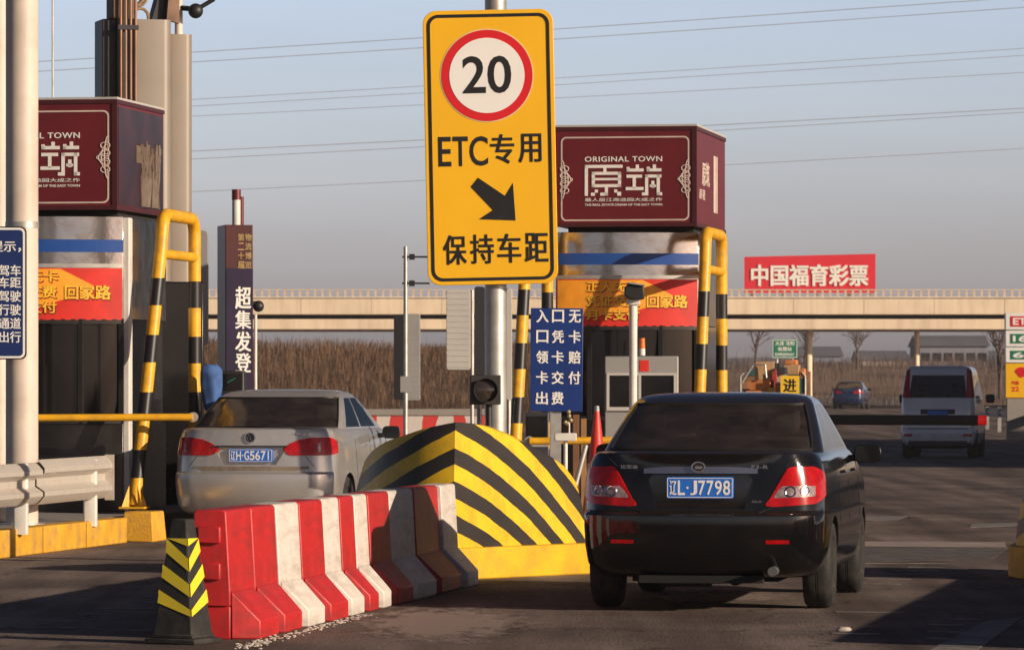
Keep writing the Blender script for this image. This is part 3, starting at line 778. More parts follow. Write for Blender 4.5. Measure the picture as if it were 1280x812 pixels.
def booth(loc, rotz, s, label, side_kind, deep):
    t = thing("toll_booth", label, "toll booth", loc, rotz, "toll booths with maroon roof boxes")
    w, d, sag = 1.62 * s, 2.2, .13
    o = arc_outline
    MB().prism(o(w, d, sag), .245, 1.16).build("lower_panel", M_STEEL_D, t, bev=.006)
    MB().prism(o(w, d, sag, -.03), 1.16, 2.24).build("window", M_DGLASS, t)
    fr = MB()
    for f in (-1, -.52, .50, 1):
        x = f * (w / 2 - .02); fr.box(x - .025, x + .025, AY(f, sag) - .02, AY(f, sag) + .03, 1.16, 2.24)
    arc_shell(fr, w, sag, .012, 1.16, 1.21); arc_shell(fr, w, sag, .012, 2.19, 2.24)
    fr.build("window_frame", mat("dark_frame", (.05, .048, .045), .4, .7), t)
    MB().prism(o(w, d, sag, .0), 2.242, 3.30).build("fascia", M_STEEL, t, bev=.004)
    b = MB(); arc_shell(b, w, sag, .006, 2.93, 3.06); b.build("blue_stripe", M_STRIPE, t)
    b = MB(); arc_shell(b, w, sag, .018, 2.77, 2.81, -1.01, 1.01); b.build("trim_strip", M_GALV, t)
    ban = MB(); arc_shell(ban, w, sag, .012, 2.23, 2.765, -.99, .99, th=.008); bo = ban.build("banner", M_BANNER, t)
    og = MB()
    hw = w / 2
    def curve_pt(q, off):
        f = q.x / hw; return Vector((q.x, AY(f, sag) - off + q.y, q.z))
    pts = []
    n = 24
    for i in range(n + 1):
        f = -.97 + 1.62 * i / n
        top = 2.755 if f < .25 else 2.755 - (f - .25) * .42
        bot = 2.44 + .10 * math.sin(f * 3.2) - .08 * (f > -.1)
        pts.append((f * hw, top, bot))
    for A, B in zip(pts, pts[1:]):
        og.b.faces.new([og.b.verts.new(curve_pt(Vector((x, 0, z)), .016)) for x, z in ((A[0], A[2]), (B[0], B[2]), (B[0], B[1]), (A[0], A[1]))])
    og.build("orange_flash", M_BANNERO, bo)
    for mm, off, shift in ((M_BANNERS, .018, .012), (M_BANNERY, .021, 0)):
        lt = MB()
        for txt, a, c, z0, z1 in (("正人无卡", -.55, .22, 2.62, 2.74), ("凭证交费", -.55, .2, 2.455, 2.585), ("回家路", .30, .86, 2.44, 2.59), ("月卡支付", -.55, .2, 2.30, 2.42)):
            text_bm(lt, txt, a * hw + shift, c * hw + shift, z0 - shift, z1 - shift, 0, .002, .022, tform=lambda q, off=off: curve_pt(q, off))
        lt.build("lettering", mm, bo, smooth=0)
    # white pillar at the front right corner
    MB().box(w/2 - .02, w/2 + .06, AY(1, sag) + .02, AY(1, sag) + .16, .245, 3.29).build("corner_post", M_WHITEM, t, bev=.01)
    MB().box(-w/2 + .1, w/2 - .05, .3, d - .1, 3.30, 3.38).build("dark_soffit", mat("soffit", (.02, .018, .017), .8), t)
    # maroon roof box
    bw, z0, z1, y0, y1 = 1.66 * s, 3.37, 4.48, -.04, deep
    MB().box(-bw/2, bw/2, y0, y1, z0, z1).build("roof_box", M_MAROON, t, bev=.008)
    tr = MB()
    for (x_a, x_b, ya, yb, za, zb_) in ((-bw/2-.01, bw/2+.012, y0-.012, y0+.03, z1-.03, z1+.012), (-bw/2-.01, bw/2+.012, y0-.012, y0+.03, z0-.012, z0+.03), (bw/2-.04, bw/2+.012, y0-.012, y0+.03, z0+.032, z1-.032),
                                        (bw/2-.03, bw/2+.013, y0+.032, y1, z1-.03, z1+.012), (bw/2-.03, bw/2+.013, y0+.032, y1, z0-.012, z0+.03)):
        tr.box(x_a, x_b, ya, yb, za, zb_)
    tr.build("box_trim", M_MAROON_D, t)
    MB().box(-bw/2-.012, bw/2+.014, y0-.014, y1, z1+.0125, z1+.035).build("roof_edge", M_LGREY, t)
    bd = MB()
    ring_plate(bd, rrect(-bw/2+.09, bw/2-.075, z0+.055, z1-.10, .06), rrect(-bw/2+.106, bw/2-.091, z0+.071, z1-.116, .05), y0-.005, y0-.001)
    ornament(bd, bw/2-.085, (z0+z1)/2-.03, .44, y0, 1); ornament(bd, -bw/2+.10, (z0+z1)/2-.03, .44, y0, -1)
    bd.build("border_line", M_LETTER_P, t)
    lg = MB()
    lx0, lx1 = -.46*s, .44*s
    logo(lg, lx0, lx1, z1 - .77, z1 - .42, y0 - .001)
    text_bm(lg, "ORIGINAL TOWN", lx0, lx1, z1 - .385, z1 - .325, y0 - .001, .004, .012, 1.1)
    text_bm(lg, "最人居江南造园大成之作", lx0, lx1, z1 - .835, z1 - .795, y0 - .001, .004, .01)
    text_bm(lg, "THE REAL ESTATE DREAM OF THE EAST TOWN", lx0, lx1, z1 - .885, z1 - .86, y0 - .001, .004, .01)
    lg.build("lettering", M_LETTER, t, smooth=0)
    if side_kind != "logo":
        q = MB(); q.box(bw/2 + .001, bw/2 + .006, .04, y1 - .04, z0 + .04, z1 - .06); q.build("side_panel", mat("shaded_collage", (.035, .008, .012), .3, 0, .6, 3), t)  # collage print, its colour darkened to stand for shade on this side
    sd = MB(); xs_ = bw/2 + (.001 if side_kind == "logo" else .007)
    rot = lambda q: Vector((xs_ + (-q.y), q.x, q.z))
    if side_kind == 'logo':
        text_bm(sd, "原筑", .5, 1.15, z1-.64, z1-.36, 0, .004, .02, tform=rot)
        text_bm(sd, "原著", .25, .75, z1-.80, z1-.68, 0, .004, .01, tform=rot)
        for a, c in ((1.55, 1.75), (1.8, 1.9)):
            sd.box(xs_, xs_+.004, a, c, z0+.2, z1-.25)
    else:
        for i in range(26):
            y = .95 + .95 * random.random(); z = z0 + .06
            sd.tube([(xs_ + .003, y, z), (xs_ + .003, y + random.gauss(0, .06), z + .3), (xs_ + .003, y + random.gauss(0, .14), z + random.uniform(.5, .7))], .012, 5)
        sd.box(xs_, xs_+.004, .78, 1.3, z1-.60, z1-.42)
    sd.build("side_graphic", M_LETTER_P if side_kind == 'logo' else mat("gold_graphic", (.15, .105, .075), .5, 0, .3, 8), t, smooth=0)
    return t
pR = W(781, 488, 54.5); pL = W(50, 488, 49.5)
booth((pR.x, 54.5, 0), -R(9.6), .985, "toll booth with a maroon roof box standing behind the speed sign and black car", 'logo', 2.65)
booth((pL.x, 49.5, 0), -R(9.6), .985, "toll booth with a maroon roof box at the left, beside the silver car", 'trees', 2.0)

# ------------------------------------------------------------------ yellow and black hoops
def hoop(foot, label, reach, top_len, zt=3.31, lean_x=0.0, back_y0=0.0):
    """front foot at the origin, leans back to the top bar, then straight down"""
    t = thing("guard_hoop", label, "guard hoop", foot, -LANE, "yellow and black hoops guarding the booths")
    r = .067; pts = [(0, 0, .02), (lean_x * .35, reach * .4, 1.1)]
    def arc(c, a0, a1, rad, n=6): return [(lean_x, c[0] + rad*math.cos(R(a0+(a1-a0)*i/n)), c[1] + rad*math.sin(R(a0+(a1-a0)*i/n))) for i in range(n+1)]
    y1 = reach + top_len
    pts = [(0, 0, .02), (lean_x*.5, reach*.5, zt*.47), (lean_x*.93, reach*.93, zt*.88)] + arc((reach + .16, zt - .18), 172, 92, .18) + arc((y1 - .18, zt - .18), 88, 0, .18) + [(lean_x, y1, zt*.5), (lean_x, y1, .02)]
    MB().tube(pts, r, 14).build("hoop_tube", M_HOOP, t, smooth=60)
    MB().cyl((lean_x*.87, reach*.88, 2.62), (lean_x, y1, 2.62), .052).build("cross_bar", M_YEL, t)
    for x, y in ((0, 0), (lean_x, y1)):
        fl = MB()
        fl.box(x - .13, x + .13, y - .13, y + .13, 0, .02)
        for a in (0, 90, 180, 270):
            c, s_ = math.cos(R(a + 45)), math.sin(R(a + 45))
            fl.b.faces.new([fl.b.verts.new(q) for q in ((x + c*.06, y + s_*.06, .02), (x + c*.15, y + s_*.15, .02), (x + c*.06, y + s_*.06, .24))])
        fl.build("foot_plate", M_YEL, t)
    return t
f = G(168, 672); fz = .30
hoop((f.x, f.y, fz), "yellow and black hoop rising from the footing block beside the left booth", 1.0, 1.4, zt=3.31 - fz + .02, lean_x=.05)
f2 = W(869, 488, 53.0)
hoop((f2.x, f2.y, .245), "yellow and black hoop at the right corner of the booth behind the black car", .9, 1.4, zt=3.28 - .245, lean_x=.0)
f3 = W(640, 488, 52.0)
hoop((f3.x, f3.y, .245), "yellow and black hoop whose front leg rises between the sign pole and the blue board", .95, 1.4, zt=3.30 - .245, lean_x=.0)

# yellow pipe rails in front of the booths
def rail(name, p0, p1, label, posts=2):
    t = thing(name, label, "pipe rail", ((p0.x + p1.x)/2, (p0.y + p1.y)/2, 0), 0, "yellow pipe rails of the toll islands")
    c = Vector(((p0.x + p1.x)/2, (p0.y + p1.y)/2, 0))
    MB().cyl(p0 - c, p1 - c, .037).build("rail", M_YEL, t)
    for q in (p0 - c, p1 - c): MB().cyl((q.x, q.y, q.z - .0), (q.x, q.y + .12, q.z), .05).build("rail_clamp", M_GALV, t)
    return t
rail("pipe_rail", W(42, 522, 48.9), W(241, 521, 48.9), "yellow pipe rail running across the front of the left booth")
rail("pipe_rail", W(662, 551, 48.6), W(768, 550, 48.6), "yellow pipe rail behind the striped nose under the blue board")

# ------------------------------------------------------------------ beige column with pipes behind the left booth
Zc = 53.0
c0 = W(175, 488, Zc)
t = thing("sheet_metal_column", "tall beige sheet metal column with pipes and lamps rising behind the left maroon box", "column", (c0.x, Zc, 0), R(16))
s_ = Zc / F
top1, top2 = zz(27, Zc), zz(41, Zc)
MB().prism(rrect(-.30, .30, -.32, .30, .10, 5), 2.70, top1).build("main_shaft", M_BEIGE, t, smooth=40)
MB().box(-.44, .66, -.30, .6, .2, 2.698).build("lower_casing", mat("dark_casing", (.010, .009, .009), .2, .1, .4, 2, spec=.3), t, bev=.02)
MB().prism(rrect(.31, .62, .10, .62, .08, 5), 2.70, top2).build("rear_shaft", M_BEIGE, t, smooth=40)
MB().box(-.46, -.302, -.2, .25, 2.70, top1 + .005).build("dark_side_panel", M_PLASTIC, t, bev=.01)
pp = MB()
for i in range(4): pp.cyl((-.285 + i*.055, -.35, .3), (-.285 + i*.055, -.35, top1 + .6), .016, n=10)
pp.build("pipe_bundle", mat("copper_brown_pipe", (.24, .13, .08), .45, .3, .2, 4), t)
cl = MB()
for z in (top1 - 1.0, top1 - .12, 3.1): cl.box(-.32, -.09, -.375, -.33, z, z + .05)
cl.build("pipe_clamp", M_PLASTIC, t)
# clutter on top of the column: ballast boxes, coiled cable, bracket
cb = MB()
for i in range(7):
    cx_, cz_ = -.18 + random.uniform(-.12, .18), top1 + random.uniform(.02, .35)
    cb.tube([(cx_ + .09*math.cos(a), -.18 + .02*i, cz_ + .10*math.sin(a)) for a in [2*math.pi*k/12 for k in range(13)]], .018, 6)
cb.build("cable_coil", mat("tan_cable", (.32, .21, .12), .7, 0, .3, 9), t)
MB().box(-.36, -.10, -.26, .1, top1 + .002, top1 + .28).build("junction_box", mat("rusty_box", (.16, .10, .065), .7, 0, .4, 9), t, bev=.02)
MB().prism([(.10, top1+.002), (.28, top1+.002), (.34, top1+.5), (.24, top1+.5)], -.1, .1, lambda x, z, y: (x, y, z)).build("lamp_bracket", M_PLASTIC, t, bev=.01)
MB().prism([(.26, top1+.01), (.40, top1-.03), (.40, top1+.5), (.30, top1+.5)], -.2, -.12, lambda x, z, y: (x, y, z)).build("rusty_plate", mat("rusty_plate", (.22, .13, .09), .7, 0, .4, 6), t)
MB().cyl((.50, .3, top2 - .2), (.50, .3, top2 + .9), .045).build("mast", M_CREAMP, t)
lp = MB(); lp.ball((.66, .15, zz(11, Zc)), .085); lp.cyl((.5, .3, zz(6, Zc)), (.66, .15, zz(9, Zc)), .03); lp.cyl((.66, .15, zz(10, Zc)), (.86, .1, zz(-4, Zc)), .025)
lp.build("floodlight", M_PLASTIC, t)
o = MB().cyl(W(66, 128, 56), W(66, -40, 56), .012, n=8)
q0 = W(66, 128, 56); o.cyl((q0.x, 56, 0), q0, .03, n=8)
tag(o.build("lightning_rod", M_GALV), "thin grey rod standing above the left maroon box beside the cream poles", "rod")

# ------------------------------------------------------------------ cream poles with the navy sign, guardrail
Zp = 45.0
for px, r, lab in ((-3, .12, "cream steel pole cut by the left picture edge"), (27.5, .152, "cream steel pole beside the left edge, right hand one of the pair")):
    p = W(px, 488, Zp + (1.4 if px < 10 else 0))
    t = thing("steel_pole", lab, "pole", (p.x, p.y, 0), 0, "pair of cream steel poles")
    MB().cyl((0, 0, 0), (0, 0, 6.6), r, n=28).build("shaft", M_CREAMP, t, smooth=60)
    MB().cyl((0, 0, .2), (0, 0, .26), r + .06).build("base_flange", M_GALV, t)
    MB().cyl((0, 0, 3.02), (0, 0, 3.08), r + .006).build("band_clamp", M_GALV, t)
Zs = 44.7; k = Zs / F
sx0, sx1 = (-82 - CX) * k, (33 - CX) * k
t = thing("notice_sign", "navy notice board with white border and rounded corners on the left poles", "sign", ((sx0 + sx1)/2, Zs, 0))
hw = (sx1 - sx0) / 2; z0, z1 = zz(449, Zs), zz(283, Zs)
MB().plate(rrect(-hw, hw, z0, z1, .055), 0, .03).build("backing", M_BLACKP, t)
MB().plate(rrect(-hw + .012, hw - .012, z0 + .012, z1 - .012, .05), -.004, -.001).build("white_border", M_SIGNW, t)
MB().plate(rrect(-hw + .032, hw - .032, z0 + .032, z1 - .032, .035), -.008, -.005).build("face", M_BLUE_D, t)
lt = MB()
for py, txt in ((308, "温馨提示，"), (338, "请您减速驾车"), (353, "保持安全车距"), (370, "严禁疲劳驾驶"), (387, "严禁超速行驶"), (404, "请走绿色通道"), (421, "祝您平安出行")):
    n = len(txt); wch = 14.2 * k; xr = hw - .05
    text_bm(lt, txt, xr - n * wch, xr, zz(py + 7, Zs), zz(py - 7, Zs), -.008, .003, .015)
lt.build("lettering", M_SIGNW, t, smooth=0)

def wbeam(mb, p0, p1, zc, flare=0.0, hh=.155):
    """W-section guardrail beam from p0 to p1 (ground points), corrugated face to the right of travel"""
    d = (p1 - p0); L_ = d.length; d = d / L_; nrm = Vector((d.y, -d.x, 0))
    prof = [(-1, 0), (-.86, .035), (-.62, .075), (-.42, .075), (-.16, .0), (.16, 0), (.42, .075), (.62, .075), (.86, .035), (1, 0)]
    for s in (0, 1):
        pass
    rows = []
    for j in range(9):
        q = p0 + d * L_ * j / 8
        rows.append([(q.x + nrm.x * (o_ ), q.y + nrm.y * o_, zc + z_ * hh) for z_, o_ in prof])
    a = mb.grid(rows)
    rows2 = [[(x - nrm.x*.006, y - nrm.y*.006, z) for x, y, z in r] for r in rows]
    b_ = mb.grid([r[::-1] for r in rows2])
    for A, B in ((rows[0], rows2[0]), (rows[-1], rows2[-1])):
        mb.grid([A, B])
    mb.grid([[r[0] for r in rows], [r[0] for r in rows2]]); mb.grid([[r[-1] for r in rows], [r[-1] for r in rows2]])
g0 = W(-160, 488, 38.5); g1 = W(60, 488, 44.3); g2 = W(131, 488, 46.6)
g0.z = g1.z = g2.z = 0
t = thing("guardrail", "weathered steel guardrail ending beside the left booth above the yellow kerb", "guardrail", (0, 0, 0))
mb = MB(); wbeam(mb, g0, g1, .655, hh=.19); mb.build("beam", M_RAIL, t, smooth=30)
mb = MB(); d_ = (g2 - g1).normalized(); nn = Vector((d_.y, -d_.x, 0)); wbeam(mb, g1 - d_*.5 + nn*.02, g2, .665, hh=.205); mb.build("end_beam", M_RAIL, t, smooth=30)
mb = MB(); mb.prism([(g2.x, g2.y), (g2.x + nn.x*.09, g2.y + nn.y*.09), (g2.x + nn.x*.09 + d_.x*.02, g2.y + nn.y*.09 + d_.y*.02), (g2.x + d_.x*.02, g2.y + d_.y*.02)], .44, .88); mb.build("end_cap", M_RAIL, t)
for px, Zq in ((25, 43.4), (112, 46.0), (-90, 40.5)):
    p = W(px, 488, Zq)
    mb = MB(); mb.prism(rrect(p.x - .065, p.x + .065, p.y + .02, p.y + .14, .02, 3), .2, .84); mb.build("post", M_WHITEM, t)

# ------------------------------------------------------------------ speed sign
Zs = 40.4; k = Zs / F
c = W(613, 184, Zs)
pole = thing("sign_pole", "grey steel pole carrying the yellow speed sign behind the striped nose", "pole", ((619.5 - CX) * k, Zs + .16, 0), R(0))
MB().cyl((0, 0, .24), (0, 0, 5.6), .092, n=32).build("shaft", M_GALV, pole, smooth=60)
MB().cyl((0, 0, .24), (0, 0, .29), .17).build("base_flange", M_GALV, pole)
t = thing("speed_sign", "tall yellow sign with a red ringed 20 and a slanting black arrow", "sign", c)
t.rotation_euler = (0, R(-1.15), 0)
def S(px, py): return ((px - 613) * k, (184 - py) * k)
hw, hh = 81.5 * k, 171.5 * k
MB().plate(rrect(-hw, hw, -hh, hh, 17*k, 8), 0, .022).build("plate", M_SIGNY, t, bev=.004)
mb = MB(); ring_plate(mb, rrect(-hw + 5*k, hw - 5*k, -hh + 5*k, hh - 5*k, 14*k, 8), rrect(-hw + 9*k, hw - 9*k, -hh + 9*k, hh - 9*k, 10.5*k, 8), -.004, -.001); mb.build("border", M_BLACKP, t)
cc = S(610.5, 94.5)
mb = MB(); mb.plate(circ(*cc, 58.5*k, 64), -.003, -.001); mb.build("disc_edge", mat("disc_edge_sheet", (.75, .55, .30), .4), t)
mb = MB(); mb.plate(circ(*cc, 57*k, 64), -.006, -.0032); mb.build("red_disc", M_SIGNR, t)
mb = MB(); mb.plate(circ(*cc, 47*k, 64), -.009, -.0062); mb.build("white_disc", M_SIGNW, t)
lt = MB()
def put(txt, x0, x1, y0, y1, y=-.0095, bold=.02, depth=.003):
    a, b_ = S(x0, y1), S(x1, y0); text_bm(lt, txt, a[0], b_[0], a[1], b_[1], y, depth, bold)
put("20", 580, 641, 70, 117, bold=.012)
put("E", 548, 564, 170, 207, -.001, .012); put("T", 566, 585, 170, 207, -.001, .012); put("C", 587, 610, 170, 207, -.001, .012)
put("专", 613, 643, 168, 205, -.001, .014); put("用", 648, 677, 168, 204, -.001, .014)
for i, ch in enumerate("保持车距"): put(ch, 551.5 + i * 34, 581 + i * 34, 293 - i * .3, 330 - i * .6, -.001, .014)
lt.build("lettering", M_BLACKP, t, smooth=0)
ar = [S(500 + x / 2.137, y / 2.137) for x, y in ((187, 498), (245, 561), (207, 585), (305, 590), (300, 490), (278, 524), (207, 474))]
mb = MB(); mb.plate(ar, -.004, -.001); mb.build("arrow", M_BLACKP, t)
mb = MB()
for py in (60, 300):
    z = S(0, py)[1]; mb.box(-hw*.8, hw*.8, .023, .06, z - .03, z + .03)
    for sx in (-.02, .18): mb.box(sx, sx + .02, .06, .27, z - .03, z + .03)
mb.build("mounting_rail", M_GALV, t)

# ------------------------------------------------------------------ blue instruction board
Zs = 47.0; k = Zs / F
a, b_ = W(661.5, 514, Zs), W(727, 385, Zs)
t = thing("instruction_board", "blue board with three columns of white characters in front of the right booth", "sign", ((a.x + b_.x)/2, Zs, 0), R(0))
t.rotation_euler = (0, R(.4), 0)
hw = (b_.x - a.x) / 2
MB().plate([(-hw, a.z), (hw, a.z), (hw, b_.z), (-hw, b_.z)], 0, .03).build("panel", M_BLUE, t, bev=.004)
lt = MB()
for cx_, col_ in ((676, "入口领卡出"), (695.5, "口凭卡交费"), (716.5, "无卡赔付")):
    for i, ch in enumerate(col_):
        py = 395 + i * 25.6; x = (cx_ - 694.2) * k
        text_bm(lt, ch, x - 7.6*k, x + 7.6*k, zz(py + 8, Zs), zz(py - 8, Zs), -.001, .003, .022)
lt.build("lettering", M_SIGNW, t, smooth=0)
mb = MB(); mb.box(-.05, .05, .032, .09, .24, b_.z - .05); mb.build("support_post", M_GALV, t)

# lane signal lamp
Zs = 39.9; k = Zs / F
p = W(607, 488, Zs)
t = thing("signal_lamp", "square black signal lamp with one round lens on a thin post behind the nose", "signal lamp", (p.x, Zs, 0), R(3))
MB().box(-.128, .128, 0, .14, zz(505.5, Zs), zz(468.5, Zs)).build("housing", mat("lamp_housing", (.030, .026, .024), .5, 0, .3, 7), t, bev=.008)
zc = zz(487.5, Zs)
mb = MB(); mb.lathe([(.095, .0), (.102, -.05), (.098, -.05), (.09, .0)], 'y', 32, (0, 0, zc)); mb.build("visor", M_PLASTIC, t)
mb = MB(); mb.lathe([(.001, -.022), (.05, -.018), (.09, -.004)], 'y', 32, (0, 0, zc)); mb.build("lens", mat("dark_lens", (.045, .032, .028), .2, 0, .3, 9, coat=.5), t)
MB().cyl((.03, .07, .25), (.03, .07, zz(505, Zs)), .026).build("post", M_PLASTIC, t)

# ------------------------------------------------------------------ camera post, kiosk, beacon in front of the right booth
Zs = 49.0; k = Zs / F
p = W(791.5, 488, Zs)
t = thing("camera_post", "white post topped by a surveillance camera in front of the right booth", "camera post", (p.x, Zs, 0))
MB().cyl((0, 0, .24), (0, 0, zz(381, Zs)), .042, n=20).build("post", M_WHITEM, t, smooth=60)
mb = MB(); mb.box(-.07, .07, -.06, .06, zz(381, Zs), zz(374, Zs)); mb.build("bracket", M_WHITEM, t, bev=.006)
mb = MB(); mb.prism([(-.09, zz(370, Zs)), (-.01, zz(375, Zs)), (.11, zz(374, Zs)), (.10, zz(358, Zs)), (.02, zz(357, Zs)), (-.06, zz(355, Zs)), (-.09, zz(360, Zs))], -.22, .12, lambda x, z, y: (x, y, z))
mb.build("camera_body", M_PLASTIC, t, bev=.01)
mb = MB(); mb.prism([(-.07, zz(354.5, Zs)), (-.06, zz(353, Zs)), (.11, zz(356, Zs)), (.11, zz(358, Zs))], -.26, .12, lambda x, z, y: (x, y, z)); mb.build("sunshield", M_GREY, t)
Zs = 52.5; k = Zs / F
p = W(802, 488, Zs)
t = thing("payment_kiosk", "grey metal kiosk with a dark window standing before the right booth", "kiosk", (p.x, Zs, 0), R(-2))
z0, z1 = zz(513, Zs), zz(445, Zs); hw = 46 * k
mb = MB(); mb.box(-hw, hw, 0, .5, .245, z1); mb.build("cabinet", M_GREY, t, bev=.01)
mb = MB(); ring_plate(mb, [(-hw + .02, z0), (hw - .02, z0), (hw - .02, zz(466, Zs)), (-hw + .02, zz(466, Zs))], [(-hw + .05, z0 + .04), (hw - .05, z0 + .04), (hw - .05, zz(469, Zs)), (-hw + .05, zz(469, Zs))], -.03, -.001); mb.build("window_frame", M_LGREY, t)
mb = MB(); mb.box(-hw + .05, hw - .05, -.008, -.001, z0 + .04, zz(469, Zs)); mb.build("window", M_DGLASS, t)
mb = MB(); mb.box(-.035, -.005, -.031, -.009, z0 + .04, zz(469, Zs)); mb.build("mullion", M_LGREY, t)
mb = MB(); mb.box(-.02, .08, -.006, -.001, zz(464, Zs), zz(450, Zs)); mb.build("red_display", M_BANNER, t)
p = W(803, 444, Zs)
t = thing("beacon_lamp", "small amber beacon lamp with a white base on top of the grey kiosk", "beacon", (p.x, Zs + .2, p.z))
MB().cyl((0, 0, 0), (0, 0, .075), .036).build("base", M_WHITEM, t)
MB().cyl((0, 0, .075), (0, 0, .19), .036, .032).build("amber_dome", mat("amber_lens", (.75, .17, .02), .25, 0, .2, 9), t)

# clutter on the right island between the nose and the booth
Zs = 46.0; k = Zs / F
def box_thing(name, label, cat, px0, px1, py0, py1, Z, depth, m, extra=None, bev=.008, ground=False):
    a, b_ = W(px0, py1, Z), W(px1, py0, Z); hw = (b_.x - a.x) / 2
    t = thing(name, label, cat, ((a.x + b_.x)/2, Z, 0))
    z0 = .245 if ground else a.z
    MB().box(-hw, hw, 0, depth, z0, b_.z).build("cabinet", m, t, bev=bev)
    return t, hw, z0, b_.z
t, hw, z0, z1 = box_thing("control_cabinet", "dark blue grey cabinet with a window standing under the blue board's left half", "cabinet", 657, 686, 515, 560, 50, .4, mat("dark_cabinet", (.045, .042, .055), .4, .2, .3, 4), ground=True)
MB().box(-hw + .02, hw - .02, -.008, -.001, z1 - .32, z1 - .04).build("window", M_DGLASS, t)
MB().box(-hw + .01, hw - .01, -.012, -.001, z1 - .36, z1 - .33).build("sill", M_GALV, t)
a = W(707, 541, 45.6)
t = thing("sensor_post", "slim white post with a flat white box on top under the blue board", "post", (a.x, 45.6, 0))
MB().cyl((0, .06, .24), (0, .06, a.z), .02).build("post", M_WHITEM, t)
MB().box(-.105, .105, 0, .14, a.z - .075, a.z).build("sensor_box", M_WHITEM, t, bev=.008)
MB().cyl((.035, .06, a.z), (.035, .06, a.z + .1), .008).build("stalk", M_WHITEM, t)
mb = MB()
for i, (x, z) in enumerate(((.02, .09), (.05, .12), (.035, .16), (.0, .10), (.03, .2))): mb.ball((x, .06, a.z + z), .022, seg=8)
mb.build("knob_cluster", mat("brassy_knob", (.45, .36, .20), .4, .4), t)
p0, p1 = W(687, 488, 48), W(701, 488, 48)
t = thing("panel_post", "grey channel post standing behind the slim white post", "post", ((p0.x + p1.x)/2, 48, 0))
MB().box(-.055, .055, 0, .08, .245, zz(513, 48)).build("channel", M_GALV, t, bev=.006)
MB().box(-.02, .02, -.012, -.001, .5, zz(516, 48)).build("slot", M_PLASTIC, t)
p = W(715, 488, 47.4)
t = thing("strut_stand", "slanting grey strut beside the slim white post behind the nose", "strut", (p.x, 47.4, 0))
MB().cyl((-.05, 0, .245), (.14, .05, zz(556, 47.4)), .024).build("strut", M_GALV, t)
MB().box(-.12, .05, -.06, .06, .246, .262).build("base_plate", M_GALV, t)
for px0, px1, col, lab in ((716, 724, (.16, .075, .035), "brown upright board left of the traffic cone"), (726, 733, (.30, .15, .06), "tan upright board right beside the traffic cone")):
    a, b_ = W(px0, 520, 50.5), W(px1, 520, 50.5)
    o = MB().box(a.x, b_.x, 50.5, 50.56, .245, zz(518 if px0 < 720 else 523, 50.5)).build("upright_board", mat("board_%d" % px0, col, .8, 0, .3, 4), bev=.004)
    tag(o, lab, "board")

def cone(loc, h, r, label, group=None, red=True):
    t = thing("traffic_cone", label, "traffic cone", loc)
    prof = lambda f: r * (1 - f) + .025 * f
    def seg(f0, f1, m, nm, o=0):
        mb = MB(); mb.lathe([(prof(f0) + o, f0*h), (prof((f0+f1)/2) + o, (f0+f1)/2*h), (prof(f1) + o, f1*h)], 'z', 28); mb.build(nm, m, t, smooth=60)
    seg(.03, 1, mat("cone_red", (.62, .035, .02), .45, 0, .15, 5), "cone_body")
    seg(.28, .55, mat("cone_band", (.72, .45, .36), .4, 0, .1, 8), "reflective_band", .003)
    MB().box(-r*1.25, r*1.25, -r*1.25, r*1.25, 0, .04).build("base", M_RUBBER, t, bev=.012)
    MB().lathe([(.026, h), (.022, h + .05), (.001, h + .055)], 'z', 16).build("tip", M_GREY, t)
    return t
p = W(746, 488, 44.0)
cone((p.x, 44.0, .245), zz(514, 44.0) - .245, .15, "red traffic cone with a pale band beside the black car's left mirror")

# ------------------------------------------------------------------ red and white plastic barrier
def barrier_unit(length, white):
    L_ = length; g = .012
    wall = [(-.10, .765), (-.125, .30), (-.125, .20), (.125, .20), (.125, .30), (.10, .765), (.085, .78), (-.085, .78)][::-1]
    t = bpy.data.objects.new("plastic_barrier", None); COL.objects.link(t)
    m = M_WHITEP if white else M_RED
    mb = MB()
    rows = []
    n = max(8, int(L_ * 22))
    def off(i):   # shallow vertical ribs moulded into the panel
        f = i / n
        return .010 * (1 if .18 < f < .82 and int(f * 14) % 2 else 0)
    for i in range(n + 1):
        y = g + (L_ - 2*g) * i / n; o = off(i)
        rows.append([(x - math.copysign(o, x) * (.33 < z < .70), y, z) for x, z in wall + [wall[0]]])
    mb.grid(rows)
    mb.b.faces.new([mb.b.verts.new((x, g, z)) for x, z in wall]); mb.b.faces.new([mb.b.verts.new((x, L_ - g, z)) for x, z in wall])
    # interlocking tabs at both ends
    for z0, z1 in ((.36, .46), (.58, .68)): mb.box(-.07, .07, -.02, g, z0, z1)
    bmesh.ops.remove_doubles(mb.b, verts=mb.b.verts, dist=.001)
    mb.build("barrier_wall", m, t, bev=.008, smooth=30)
    sk = MB()
    for sg in (-1, 1):
        a = [(.126, .29), (.30, .11), (.30, .0), (.126, 0)]
        e0, e1 = .03, .05
        A = [sk.b.verts.new((sg*x, e0 + (.06 if z < .2 and x > .2 else 0), z)) for x, z in a]
        B = [sk.b.verts.new((sg*x, L_ - e1 - (.06 if z < .2 and x > .2 else 0), z)) for x, z in a]
        sk.b.faces.new(A); sk.b.faces.new(B)
        for i in range(4): sk.b.faces.new((A[i], A[(i+1) % 4], B[(i+1) % 4], B[i]))
    sk.box(-.124, .124, .03, L_ - .05, 0, .2)
    sk.build("flared_foot", m, t, bev=.010, smooth=30)
    return t
